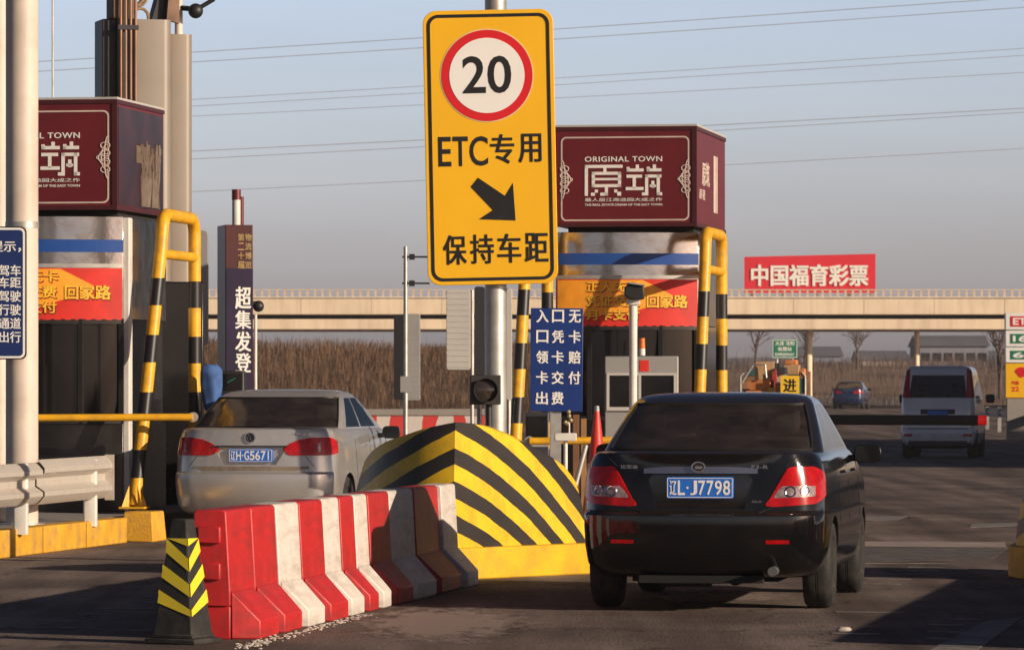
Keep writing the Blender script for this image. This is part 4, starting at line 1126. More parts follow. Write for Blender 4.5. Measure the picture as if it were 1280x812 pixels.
units = [(28.25, .77, 0, "red plastic barrier unit nearest the camera behind the striped cone"),
         (29.02, .75, 0, "second red plastic barrier unit, between the nearest red one and the first white one"),
         (29.77, .72, 1, "white plastic barrier unit closest to the camera"),
         (30.49, .78, 0, "red plastic barrier unit between the two nearest white units"),
         (31.27, .66, 1, "second white plastic barrier unit from the camera"),
         (31.93, .52, 0, "narrow red plastic barrier unit in the middle of the row"),
         (32.45, .50, 1, "narrow white plastic barrier unit in the middle, before the car's shadow"),
         (32.95, .85, 0, "red plastic barrier unit half covered by the black car's shadow"),
         (33.80, 1.05, 1, "white plastic barrier unit darkened by the black car's shadow"),
         (34.85, 1.15, 0, "last red plastic barrier unit, close to the striped nose"),
         (36.00, .75, 1, "white plastic barrier unit at the far end touching the striped nose")]
for u, ln, wh, lab in units:
    b_ = barrier_unit(ln, wh)
    v = -6.73 - .020 * (u - 28.3) + random.gauss(0, .006)
    b_.location = UV(u, v); b_.rotation_euler.z = -LANE + .027 + random.gauss(0, .006)
    tag(b_, lab, "barrier", "red and white plastic barrier units in the row")

# striped square cone in front of the barrier
p = G(228.5, 803.5)
t = thing("striped_cone", "black cone with yellow chevrons standing at the near end of the barrier", "traffic cone", p, R(-24))
hC = .74
def frus(z0, z1, r0, r1, n=4, y=0):
    return [[(rr * math.cos(R(45 + 90*i)) * math.sqrt(2), rr * math.sin(R(45 + 90*i)) * math.sqrt(2), z) for i in range(n)] for z, rr in ((z0, r0), (z1, r1))]
def cone_r(z): return .132 - (.132 - .052) * (z - .06) / (hC - .06)
mb = MB()
A, B = frus(.05, hC, cone_r(.05), cone_r(hC))
va = [mb.b.verts.new(q) for q in A]; vb = [mb.b.verts.new(q) for q in B]
for i in range(4): mb.b.faces.new((va[i], va[(i+1) % 4], vb[(i+1) % 4], vb[i]))
mb.b.faces.new(vb)
mb.build("cone_body", M_RUBBER, t, bev=.012)
mb = MB()
M_CHEV = mat("chevron_yellow", (.80, .62, .03), .45, 0, .08, 8)
for side in range(4):
    ang = R(90 * side)
    for zc in (.15, .30, .45, .60):
        q = []
        for fx, dz in ((-.96, .095), (.96, -.02), (.96, .055), (-.96, .17)):
            z = min(.625, max(.165, zc + dz))
            rr = cone_r(z) + .004
            x, y = (fx if side % 2 == 0 else -fx) * rr, -rr
            q.append((x*math.cos(ang) - y*math.sin(ang), x*math.sin(ang) + y*math.cos(ang), z))
        mb.b.faces.new([mb.b.verts.new(w_) for w_ in q])
mb.build("chevron", M_CHEV, t, smooth=0)
MB().box(-.17, .17, -.17, .17, 0, .035).build("base", M_RUBBER, t, bev=.01)
MB().prism([(-.14, -.14), (.14, -.14), (.14, .14), (-.14, .14)], .035, .06).build("base_collar", M_RUBBER, t, bev=.008)

# barrier of the neighbouring lane: stands right of the frame, its shadow falls across the right lane
for i in range(5):
    b_ = barrier_unit(1.95, i % 2)
    b_.location = UV(27.6 + i * 2.0, -.50); b_.rotation_euler.z = -LANE
    tag(b_, ["red barrier unit right of the picture casting shade, nearest", "white barrier unit right of the picture, nearest", "red barrier unit right of the picture, middle one", "white barrier unit right of the picture, far one", "red barrier unit right of the picture next to the cut off nose"][i], "barrier", "barrier units of the neighbouring lane")
# ------------------------------------------------------------------ vehicles
NR, NC, NS = 10, 7, 30
class Loft:
    """stacked plan outlines; a slice is (z, rear y, front y, half width, rear corner, front corner, rear bow, front bow)"""
    def __init__(s, slices, taper=.05, hood=None): s.S = slices; s.taper = taper; s.hood = hood
    def at(s, z):
        S = s.S
        if z <= S[0][0]: return S[0]
        for a, b in zip(S, S[1:]):
            if z <= b[0]:
                f = (z - a[0]) / (b[0] - a[0]); return tuple(x + (y - x) * f for x, y in zip(a, b))
        return S[-1]
    def half(s, q):
        z, yr, yf, w, cr, cf, br, bf = q
        cr = min(cr, w * .95); cf = min(cf, w * .95)
        P = []
        x0 = w - cr; yb = yr + br * (x0 / w) ** 2
        for i in range(NR): x = x0 * i / NR; P.append((x, yr + br * (x / w) ** 2))
        for i in range(NC):
            t = R(90 * i / NC); P.append((x0 + cr * math.sin(t), yb + cr * (1 - math.cos(t))))
        x1 = w - cf; ybf = yf - bf * (x1 / w) ** 2
        ya, yz = yb + cr, ybf - cf
        for i in range(NS): P.append((w, ya + (yz - ya) * i / NS))
        for i in range(NC):
            t = R(90 * i / NC); P.append((x1 + cf * math.cos(t), yz + cf * math.sin(t)))
        for i in range(NR + 1): x = x1 * (1 - i / NR); P.append((x, yf - bf * (x / w) ** 2))
        ym, hl = 1.3, 2.2
        return [(x * (1 - s.taper * min(1.3, abs((y - ym) / hl)) ** 3), y) for x, y in P]
    def zy(s, z, y):
        return z if not s.hood else z - s.hood(z, y)
    def rows(s): return [[(x, y, s.zy(q[0], y)) for x, y in s.half(q)] for q in s.S]
    def pt(s, d, z, off=0.0):
        def raw(d, z):
            h = s.half(s.at(z)); a = abs(d); i = 0
            while i < len(h) - 2:
                L_ = math.dist(h[i], h[i+1])
                if a <= L_: break
                a -= L_; i += 1
            L_ = math.dist(h[i], h[i+1]); f = a / L_
            x = h[i][0] + (h[i+1][0] - h[i][0]) * f; y = h[i][1] + (h[i+1][1] - h[i][1]) * f
            return Vector((math.copysign(x, d), y, s.zy(z, y)))
        p = raw(d, z)
        if off:
            sg = 1 if d >= 0 else -1
            u = raw(d + sg * .012, z) - raw(d - sg * .012 if abs(d) > .013 else d, z)
            v = raw(d, z + .012) - raw(d, z - .012)
            n = u.cross(v)
            if sg < 0: n = -n
            if n.length > 1e-9:
                n.normalize(); p = p + n * off
        return p
    def patch(s, mb, d0, d1, zlo, zhi, off=.006, nd=14, nz=6, base=-.004):
        rows = []
        for j in range(nz + 1):
            row = []
            for i in range(nd + 1):
                d = d0 + (d1 - d0) * i / nd; a, b = zlo(d), zhi(d); row.append(s.pt(d, a + (b - a) * j / nz, off))
            rows.append(row)
        mb.grid(rows)
        edge = rows[0] + [r[-1] for r in rows[1:]] + rows[-1][-2::-1] + [r[0] for r in rows[-2:0:-1]]
        ds = [(d0 + (d1 - d0) * i / nd) for i in range(nd + 1)]
        c = sum((p for p in edge), Vector()) / len(edge)
        # skirt towards the body
        n = Vector((0, 1, 0)) if abs(c.x) < .6 else Vector((-math.copysign(.5, c.x), .85, 0))
        inner = [p + n * (off - base) for p in edge]
        mb.grid([edge + [edge[0]], inner + [inner[0]]])
        return mb
def pl(*pts):
    """piecewise linear function"""
    def f(d):
        d = abs(d)
        if d <= pts[0][0]: return pts[0][1]
        for a, b in zip(pts, pts[1:]):
            if d <= b[0]: return a[1] + (b[1] - a[1]) * (d - a[0]) / (b[0] - a[0])
        return pts[-1][1]
    return f

def car_paint(name, col, metal, rough, dust, dust_amt, coat=.8, spec=.5):
    m = mat(name, col, rough, metal, .05, 1.5, coat=coat, spec=spec, dirt=dust, dirt_amt=dust_amt * .6, dscale=4)
    nt = m.node_tree; N = nt.nodes; L = nt.links; b = N["Principled BSDF"]
    src = b.inputs["Base Color"].links[0].from_socket
    ge = N.new("ShaderNodeNewGeometry"); sp = N.new("ShaderNodeSeparateXYZ"); L.new(ge.outputs["Normal"], sp.inputs[0])
    k = N.new("ShaderNodeMapRange"); k.inputs[1].default_value = .45; k.inputs[2].default_value = 1; k.inputs[3].default_value = 0; k.inputs[4].default_value = dust_amt
    L.new(sp.outputs[2], k.inputs[0])
    mx = N.new("ShaderNodeMix"); mx.data_type = 'RGBA'
    L.new(k.outputs[0], mx.inputs[0]); L.new(src, mx.inputs[6]); mx.inputs[7].default_value = dust + (1,)
    L.new(mx.outputs[2], b.inputs["Base Color"])
    ma = N.new("ShaderNodeMath"); ma.operation = 'MULTIPLY_ADD'; ma.inputs[1].default_value = .55; ma.inputs[2].default_value = rough
    L.new(k.outputs[0], ma.inputs[0]); L.new(ma.outputs[0], b.inputs["Roughness"])
    cm = N.new("ShaderNodeMath"); cm.operation = 'MULTIPLY_ADD'; cm.inputs[1].default_value = -coat; cm.inputs[2].default_value = coat
    L.new(k.outputs[0], cm.inputs[0]); L.new(cm.outputs[0], b.inputs["Coat Weight"])
    return m
M_GLASS = glass("tinted_window", (.58, .55, .53), .06, 1, .07)
M_GLASS_S = glass("clear_window", (.45, .45, .46), .03)
M_SEAT = mat("dark_upholstery", (.035, .032, .030), .9, 0, .2, 8)
M_SEAT_P = mat("pale_seat_cover", (.30, .27, .25), .9, 0, .2, 6)
M_ARCH = mat("wheel_arch_liner", (.008, .008, .008), .9)
M_RIM = mat("alloy_rim", (.40, .39, .38), .35, .8, .15, 8, dirt=(.12, .10, .08), dirt_amt=.5)
M_PLATE = mat("blue_number_plate", (.020, .15, .60), .35, 0, .1, 8)
M_TRIMG = mat("grey_trim", (.10, .10, .105), .5, 0, .15, 9)

def half_mesh(mb, rows):
    """both halves of a loft as one skin"""
    n = len(rows[0])
    V = []
    for r in rows:
        R_ = [mb.b.verts.new(p) for p in r]
        L_ = [R_[0]] + [mb.b.verts.new((-p[0], p[1], p[2])) for p in r[1:-1]] + [R_[-1]]
        V.append((R_, L_))
    return V
def add_wheels(t, rear_y, front_y, track, r, wdt, rim_m):
    for y in (rear_y, front_y):
        for sg in (-1, 1):
            x = sg * track
            prof = [(r*.60, -wdt*.42), (r*.66, -wdt*.5), (r*.90, -wdt*.5), (r*.975, -wdt*.40), (r, -wdt*.25), (r, -wdt*.06), (r*.985, -wdt*.05), (r*.985, -wdt*.02), (r, -wdt*.01), (r, wdt*.01), (r*.985, wdt*.02), (r*.985, wdt*.05), (r, wdt*.06), (r, wdt*.25), (r*.975, wdt*.40), (r*.90, wdt*.5), (r*.66, wdt*.5), (r*.60, wdt*.42)]
            mb = MB(); mb.lathe(prof, 'x', 40)
            w = mb.build("wheel", M_RUBBER, t, smooth=35); w.location = (x, y, r)
            mb = MB(); o = sg * wdt * .38
            mb.lathe([(r*.63, -o*.9), (r*.62, o), (r*.56, o*1.1), (r*.54, o*.55), (.001, o*.55)], 'x', 32)
            for k in range(5):
                a = 2*math.pi*k/5; ca, sa = math.cos(a), math.sin(a)
                q = [(o*1.0, ca*r*.1 - sa*.03, sa*r*.1 + ca*.03), (o*1.0, ca*r*.1 + sa*.03, sa*r*.1 - ca*.03), (o*1.05, ca*r*.57 + sa*.02, sa*r*.57 - ca*.02), (o*1.05, ca*r*.57 - sa*.02, sa*r*.57 + ca*.02)]
                v = [mb.b.verts.new(p) for p in q] + [mb.b.verts.new((p[0] - o*.4, p[1], p[2])) for p in q]
                for f in ((0,1,2,3),(0,4,5,1),(1,5,6,2),(2,6,7,3),(3,7,4,0)): mb.b.faces.new([v[i] for i in f])
            mb.build("rim", rim_m, w, smooth=35)
def cut_arches(o, ys, r, w):
    c = MB()
    for y in ys:
        for sg in (-1, 1): c.cyl((sg*(w - .26), y, r*.97), (sg*(w + .3), y, r*.97), r*1.13, n=40)
    co = c.build("cutter", M_ARCH, o.parent)
    md = o.modifiers.new("arch", 'BOOLEAN'); md.operation = 'DIFFERENCE'; md.object = co; md.solver = 'EXACT'; md.material_mode = 'TRANSFER'
    dg = bpy.context.evaluated_depsgraph_get(); dg.update()
    me = bpy.data.meshes.new_from_object(o.evaluated_get(dg))
    o.modifiers.clear(); old = o.data; o.data = me
    bpy.data.objects.remove(co)
    me.set_sharp_from_angle(angle=R(32))

def plate_text(t, lof, zc, d, txt, w=.44, h=.14, y=None):
    y = lof.pt(0, zc)[1] - .02 if y is None else y
    p = MB(); p.plate(rrect(-w/2, w/2, zc - h/2, zc + h/2, .012, 3), y - .006, y + .03)
    po = p.build("licence_plate", M_PLATE, t, bev=.002)
    b = MB(); ring_plate(b, rrect(-w/2+.006, w/2-.006, zc-h/2+.006, zc+h/2-.006, .01, 3), rrect(-w/2+.010, w/2-.010, zc-h/2+.010, zc+h/2-.010, .008, 3), y - .009, y - .006)
    x = -w/2 + .022
    widths = [(c, .052 if c not in '·1' else .02 if c == '·' else .040) for c in txt]
    tot = sum(a for _, a in widths) + .009 * (len(txt) - 1); k = (w - .044) / tot
    for c, a in widths:
        a *= k
        if c == '·': b.plate(circ(x + a/2, zc, .008, 10), y - .009, y - .006)
        elif c == '1': b.box(x + a*.36, x + a*.36 + .011, y - .009, y - .006, zc - h*.34, zc + h*.34)
        else: text_bm(b, c, x, x + a, zc - h*.34, zc + h*.34, y - .006, .003, .012)
        x += a + .009 * k
    b.build("lettering", M_SIGNW, po, smooth=0)
    return y

def skin_person(name, label, loc, rotz, pts, edges, radii, m_skin, m_cloth, hair=True, head=None):
    """a figure grown as one continuous surface over a joint skeleton"""
    me = bpy.data.meshes.new(name); me.from_pydata(pts, edges, [])
    o = bpy.data.objects.new(name, me); COL.objects.link(o)
    md = o.modifiers.new("skin", 'SKIN')
    for v, r in zip(me.skin_vertices[0].data, radii): v.radius = (r, r)
    me.skin_vertices[0].data[0].use_root = True
    o.modifiers.new("sub", 'SUBSURF').levels = 2
    dg = bpy.context.evaluated_depsgraph_get(); dg.update()
    m2 = bpy.data.meshes.new_from_object(o.evaluated_get(dg)); o.modifiers.clear(); o.data = m2
    m2.materials.clear(); m2.materials.append(m_cloth); m2.materials.append(m_skin)
    zs = head - .10
    for p in m2.polygons:
        p.material_index = 1 if p.center.z > zs else 0; p.use_smooth = True
    o.location = loc; o.rotation_euler.z = rotz
    return o

def sedan(name, label, loc, rotz, P, far=False):
    t = thing(name, label, "car", loc, rotz)
    paint = P['paint']
    low = Loft(P['low'], .05, lambda z, y: max(0, (z - .55)) / .55 * P.get('hood', .16) * sm(1.9, 3.5, y))
    rows = low.rows()
    mb = MB(); V = half_mesh(mb, rows); n = len(rows[0])
    for (A, A2), (B, B2) in zip(V, V[1:]):
        for i in range(n - 1):
            mb.b.faces.new((A[i], A[i+1], B[i+1], B[i])); mb.b.faces.new((A2[i+1], A2[i], B2[i], B2[i+1]))
    for (A, A2) in (V[0], V[-1]):
        for i in range(1, n - 2): mb.b.faces.new((A[i], A[i+1], A2[i+1], A2[i]))
        mb.b.faces.new((A[0], A[1], A2[1])); mb.b.faces.new((A[n-2], A[n-1], A2[n-2]))
    body = mb.build("body", [paint, M_ARCH], t, smooth=32)
    cut_arches(body, (0, P['wb']), P['r'], P['low'][4][3])
    if 'recess' in P:
        rc, yb_, ye_ = P['recess']
        c = MB(); c.plate(rc, yb_, ye_); co = c.build("cutter", P.get('recess_m', paint), t, smooth=0)
        md = body.modifiers.new("recess", 'BOOLEAN'); md.operation = 'DIFFERENCE'; md.object = co; md.solver = 'EXACT'; md.material_mode = 'TRANSFER'
        dg = bpy.context.evaluated_depsgraph_get(); dg.update()
        me = bpy.data.meshes.new_from_object(body.evaluated_get(dg)); body.modifiers.clear(); body.data = me
        bpy.data.objects.remove(co); me.set_sharp_from_angle(angle=R(32))
    # roof, pillars and the glass between them
    cab = Loft(P['cab'], .03); rows = cab.rows()
    def cell(i, j):
        if not (P['kz'][0] <= j < P['kz'][1]): return 'roof'
        if i < NR + P.get('rw', 4): return 'rear_window'
        k = i - NR - NC
        if 3 <= k < 14: return 'side_window_b'
        if 15 <= k < 27: return 'side_window_f'
        if i >= NR + NC + NS + 5: return 'windshield'
        return 'roof'
    groups = {}
    def quad(key, pts):
        mbq = groups.setdefault(key, MB())
        mbq.b.faces.new([mbq.b.verts.new(p) for p in pts])
    for j in range(len(rows) - 1):
        for i in range(len(rows[0]) - 1):
            c = cell(i, j)
            q = [rows[j][i], rows[j][i+1], rows[j+1][i+1], rows[j+1][i]]
            quad((c, 1), q)
            quad((c, -1), [(-x, y, z) for x, y, z in q[::-1]])
    top = rows[-1]
    for i in range(len(top) - 1):
        quad(('roof', 1), [top[i], top[i+1], (-top[i+1][0], top[i+1][1], top[i+1][2]), (-top[i][0], top[i][1], top[i][2])][::1])
    def merged(keys):
        m = MB()
        for k in keys:
            if k in groups:
                me = bpy.data.meshes.new("tmp"); groups[k].b.to_mesh(me); m.b.from_mesh(me); bpy.data.meshes.remove(me)
        bmesh.ops.remove_doubles(m.b, verts=m.b.verts, dist=.0006)
        bmesh.ops.dissolve_degenerate(m.b, dist=.0001, edges=m.b.edges)
        return m
    merged([('roof', 1), ('roof', -1)]).build("roof", paint, t, smooth=50)
    g = P['glass']
    merged([('rear_window', 1), ('rear_window', -1)]).build("rear_window", g, t, smooth=60)
    merged([('windshield', 1), ('windshield', -1)]).build("windshield", g, t, smooth=60)
    for key in ('side_window_b', 'side_window_f'):
        for sg in (1, -1): merged([(key, sg)]).build("side_window", P.get('sglass', g), t, smooth=60)
    # black seal round the rear window
    k0, k1 = P['kz']; ring = []
    sl = P['cab']
    def cp(i, j, o_=.004):
        x, y, z = rows[j][i]; return Vector((x, y - o_, z + o_ * .6))
    loop = [cp(i, k0) for i in range(NR + P.get('rw', 4) + 1)] + [cp(NR + P.get('rw', 4), j) for j in range(k0 + 1, k1 + 1)] + [cp(i, k1) for i in range(NR + P.get('rw', 4) - 1, -1, -1)]
    sm_ = MB(); sm_.tube(loop, .009, 6); sm_.tube([Vector((-p.x, p.y, p.z)) for p in loop], .009, 6); sm_.build("window_seal", M_PLASTIC, t)
    # cabin interior
    shelf = MB(); shelf.box(-.62, .62, P['cab'][1][1] + .12, P['cab'][1][1] + .5, P['deck'] - .01, P['deck'] + .02); shelf.build("parcel_shelf", M_SEAT, t)
    sm2 = MB(); sm2.box(-.64, .64, P['cab'][1][1] + .52, P['cab'][1][1] + .66, P['deck'] - .2, P['deck'] + .08); sm2.build("rear_bench", M_SEAT, t, bev=.05)
    for sg in (-1, 1):
        s1 = MB(); s1.box(sg*.36 - .23, sg*.36 + .23, 1.22, 1.36, .7, 1.17); so = s1.build("front_seat", P['seat'], t, bev=.05, seg=3)
        h1 = MB(); h1.box(sg*.36 - .13, sg*.36 + .13, 1.20, 1.30, 1.20, 1.38); h1.build("headrest", P['seat'], so, bev=.045, seg=3)
    ds = MB(); ds.box(-.62, .62, 1.95, 2.2, .85, 1.06); ds.build("dashboard", M_SEAT, t, bev=.05)
    ms = MB(); ms.box(-.10, .10, 1.70, 1.72, 1.30, 1.36); ms.build("inner_mirror", M_PLASTIC, t, bev=.01)
    # tail lamps
    lp = P['lamp']
    for sg in (-1, 1):
        q = MB(); low.patch(q, sg*lp['d0'], sg*lp['d1'], lp['lo'], lp['hi'], .010, 22, 10, base=-.03); lo_ = q.build("tail_lamp", M_LAMPR, t, smooth=40)
        for c in lp['clear']:
            q = MB(); low.patch(q, sg*c[0], sg*c[1], c[2], c[3], .013, 10, 4, base=-.0); q.build("clear_lens", M_LAMPC, lo_, smooth=40)
        for ci in lp.get('rings', ()):
            q = MB(); pts = [low.pt(sg*(ci[0] + ci[2]*math.cos(a)), ci[1] + ci[2]*math.sin(a), .015) for a in [2*math.pi*k/20 for k in range(21)]]
            q.tube(pts, .005, 6); q.build("lamp_ring", M_CHROME, lo_)
        for rf in P.get('reflect', ()):
            q = MB(); low.patch(q, sg*rf[0], sg*rf[1], lambda d: rf[2], lambda d: rf[3], .006, 8, 2); q.build("bumper_reflector", M_LAMPR, t)
        mi = MB(); mx_, my, mz = P['mirror']
        mi.prism(rrect(-.10, .10, -.068, .068, .05, 5), -.035, .05, lambda x, z, y: (sg*mx_ + x*(1 - max(0, y)*3), my + y, mz + z*(1 - max(0, y)*4)))
        mo = mi.build("door_mirror", P.get('mirror_m', paint), t, bev=.01)
        q = MB(); q.plate(rrect(sg*mx_ - .085, sg*mx_ + .085, mz - .053, mz + .053, .04, 5), my - .038, my - .0355); q.build("mirror_glass", M_DGLASS, mo)
        q = MB(); q.cyl((sg*(mx_ - .09), my + .02, mz - .03), (sg*(mx_ - .28), my + .06, mz - .05), .025); q.build("mirror_arm", M_PLASTIC, mo)
        if not far:
            for y in (.72, 1.62):
                q = MB(); x = sg * (low.at(.92)[3] * .995 + .012); q.tube([(x - sg*.02, y, .93), (x, y + .03, .93), (x, y + .16, .93), (x - sg*.02, y + .19, .93)], .011, 8); q.build("door_handle", P.get('handle', paint), t)
            q = MB()
            for y in (.40, 1.18, 2.12):
                pts = [low.pt(sg*1, z, 0) for z in (.3,)]
                for z0_, z1_ in ((.30, .60), (.60, .85), (.85, 1.0)):
                    w0, w1 = low.at(z0_)[3], low.at(z1_)[3]
                    tp = 1 - .05 * min(1.3, abs((y - 1.3) / 2.2)) ** 3
                    q.tube([(sg*w0*tp, y, z0_), (sg*w1*tp, y, z1_)], .004, 4)
            q.build("door_gap", M_PLASTIC, t)
    add_wheels(t, 0, P['wb'], P['track'], P['r'], P['tw'], M_RIM)
    # underside clutter
    q = MB(); q.box(-.5, .5, -.55, .4, .20, .26); q.cyl((-.6, 0, .28), (.6, 0, .28), .045); q.cyl((.2, -.5, .22), (.2, 1.2, .22), .05); q.build("underbody", M_ARCH, t)
    return t, low, cab

# ---- the black saloon
blk = dict(paint=car_paint("black_car_paint", (.0050, .0047, .0052), 0, .10, (.14, .10, .08), .10, .25, .35), glass=M_GLASS, sglass=M_GLASS, seat=M_SEAT, wb=2.6, r=.305, tw=.195, track=.735, deck=1.075, hood=.18,
    low=[(.235, -.74, 3.30, .74, .25, .3, .10, .2), (.27, -.86, 3.38, .79, .25, .35, .12, .22), (.33, -.915, 3.44, .825, .25, .4, .13, .25), (.45, -.945, 3.46, .845, .26, .4, .13, .25), (.58, -.955, 3.46, .852, .27, .4, .13, .25),
         (.655, -.950, 3.46, .852, .27, .4, .13, .25), (.672, -.930, 3.45, .850, .27, .4, .13, .25), (.690, -.885, 3.44, .848, .27, .4, .12, .25), (.78, -.878, 3.42, .845, .28, .4, .12, .25), (.90, -.868, 3.40, .838, .30, .4, .12, .25), (1.0, -.858, 3.36, .818, .30, .4, .12, .25),
         (1.045, -.862, 3.32, .795, .29, .4, .13, .25), (1.070, -.868, 3.28, .775, .28, .4, .14, .25), (1.082, -.845, 3.2, .755, .26, .4, .13, .25), (1.086, -.70, 3.0, .70, .22, .4, .08, .2), (1.088, -.5, 2.8, .62, .2, .4, .05, .2)],
    cab=[(1.03, -.46, 2.50, .780, .28, .3, .16, .2), (1.095, -.33, 2.34, .760, .26, .3, .15, .2), (1.17, -.16, 2.17, .735, .25, .3, .14, .2), (1.25, .02, 2.00, .705, .24, .3, .13, .2), (1.33, .20, 1.83, .672, .23, .3, .12, .18), (1.405, .37, 1.67, .638, .22, .3, .11, .16),
         (1.440, .48, 1.58, .612, .22, .3, .10, .15), (1.462, .58, 1.48, .575, .22, .3, .09, .14), (1.478, .70, 1.38, .49, .2, .25, .08, .12), (1.487, .86, 1.24, .33, .15, .2, .05, .1), (1.490, .98, 1.12, .16, .08, .08, .02, .03)],
    kz=(1, 5), recess=([(-.30, .70), (.30, .70), (.36, .935), (-.36, .935)], -1.1, -.845), mirror=(.945, 1.68, 1.045),
    lamp=dict(d0=.445, d1=.97, lo=pl((.44, .722), (.5, .715), (.8, .735), (.99, .80)), hi=pl((.44, .735), (.465, .76), (.595, .985), (.80, .985), (.99, .93)),
              clear=[(.50, .80, pl((.50, .775), (.80, .785)), pl((.50, .79), (.55, .855), (.80, .855)))], rings=((.61, .818, .033), (.71, .822, .033))),
    reflect=((.45, .61, .468, .494),))
L_B = Vector((1.40, 33.3, 0))
t, low, cab = sedan("black_sedan", "black four door sedan with a blue plate driving away in the middle lane", L_B, -R(8.5), blk)
BLACK = t
plate_text(t, low, .845, .44, "辽L·J7798", .455, .145, y=-.885)
yb = low.pt(0, .95)[1]
q = MB(); low.patch(q, -.385, .385, lambda d: .935 + .004, lambda d: .985 - .014 * (abs(d) / .385) ** 4, .016, 24, 3, base=-.01); q.build("chrome_bar", mat("satin_bar", (.30, .30, .36), .3, .9, .1, 4), t)
em = MB(); em.lathe([(.001, yb - .032), (.03, yb - .031), (.036, yb - .024), (.036, yb)], 'y', 28, (-.01, 0, .985))
for v in em.b.verts: v.co.x = -.01 + (v.co.x + .01) * 1.35
eo = em.build("emblem", M_PLASTIC, t)
em = MB(); ring_plate(em, [(-.01 + x*1.35, z) for x, z in circ(0, .985, .036, 28)], [(-.01 + x*1.35, z) for x, z in circ(0, .985, .029, 28)], yb - .036, yb - .028); em.plate([(-.035, .972), (.015, .972), (.02, .99), (-.03, .99)], yb - .036, yb - .032); em.build("chrome_mark", M_CHROME, eo)
bd = MB()
text_bm(bd, "比亚迪", -.545, -.43, .972, .998, low.pt(-.48, .985)[1] - .008, .006, .02); text_bm(bd, "F3-R", .345, .46, .972, .998, low.pt(.40, .985)[1] - .008, .006, .02); text_bm(bd, "GLX", .35, .42, .745, .760, low.pt(.38, .75)[1] - .008, .006, .02)
bd.build("badge", M_CHROME, t, smooth=0)
# shut lines of the boot lid and the plate recess
q = MB()
for a, b_ in (((.50, .715), (.40, .675)), ((-.50, .715), (-.40, .675))): q.tube([low.pt(a[0] + (b_[0]-a[0])*i/6, a[1] + (b_[1]-a[1])*i/6, .002) for i in range(7)], .004, 5)
for sg in (-1, 1): q.tube([low.pt(sg*(.58 + .10*i/6), .99 + .08*i/6, .001) for i in range(7)], .004, 5)
q.build("boot_gap", M_ARCH, t)
q = MB(); q.cyl((.50, -.98, .285), (.50, -.6, .29), .032); q.build("exhaust_pipe", M_TRIMG, t)
q = MB(); q.lathe([(.001, -.95), (.026, -.95), (.026, -.7)], 'y', 16, (.50, 0, .285)); q.build("exhaust_bore", M_ARCH, t)
q = MB(); q.box(-.42, .42, -.84, -.70, .20, .25); q.cyl((-.3, -.62, .24), (.05, -.62, .24), .075); q.cyl((-.02, -.70, .245), (.30, -.72, .26), .06); q.build("silencer", M_ARCH, t)
# driver, seen through the rear window
pts = [(0, 0, .62), (0, -.02, .88), (0, 0, 1.08), (0, .01, 1.17), (0, .03, 1.25), (0, .045, 1.345), (.17, .02, 1.06), (.24, .16, .92), (.16, .38, .98), (.10, .44, 1.0), (-.17, .02, 1.06), (-.24, .16, .92), (-.16, .38, .98), (-.10, .44, 1.0), (0, .1, .6), (.1, .35, .66), (-.1, .35, .66)]
ed = [(0, 1), (1, 2), (2, 3), (3, 4), (4, 5), (2, 6), (6, 7), (7, 8), (8, 9), (2, 10), (10, 11), (11, 12), (12, 13), (0, 14), (14, 15), (14, 16)]
rad = [.17, .165, .15, .06, .075, .085, .075, .055, .042, .04, .075, .055, .042, .04, .15, .09, .09]
drv = skin_person("person", "", (0, 0, 0), 0, pts, ed, rad, mat("skin", (.42, .25, .17), .6), mat("pale_jacket", (.34, .31, .30), .9, 0, .15, 8), head=1.29)
dl = BLACK.matrix_basis
drv.location = L_B + Matrix.Rotation(-R(8.5), 3, 'Z') @ Vector((-.36, 1.44, 0)); drv.rotation_euler.z = -R(8.5)
tag(drv, "person in a pale jacket driving the black sedan, seen through its rear window", "person")
hm = MB(); hm.ball((0, .03, 1.345), .105, .92, 1.02, 1.0, 20)
for v in list(hm.b.verts):
    if v.co.y > .085 and v.co.z < 1.40: v.co.y = .085
hm.build("hair", mat("black_hair", (.012, .010, .009), .7), drv, smooth=60)

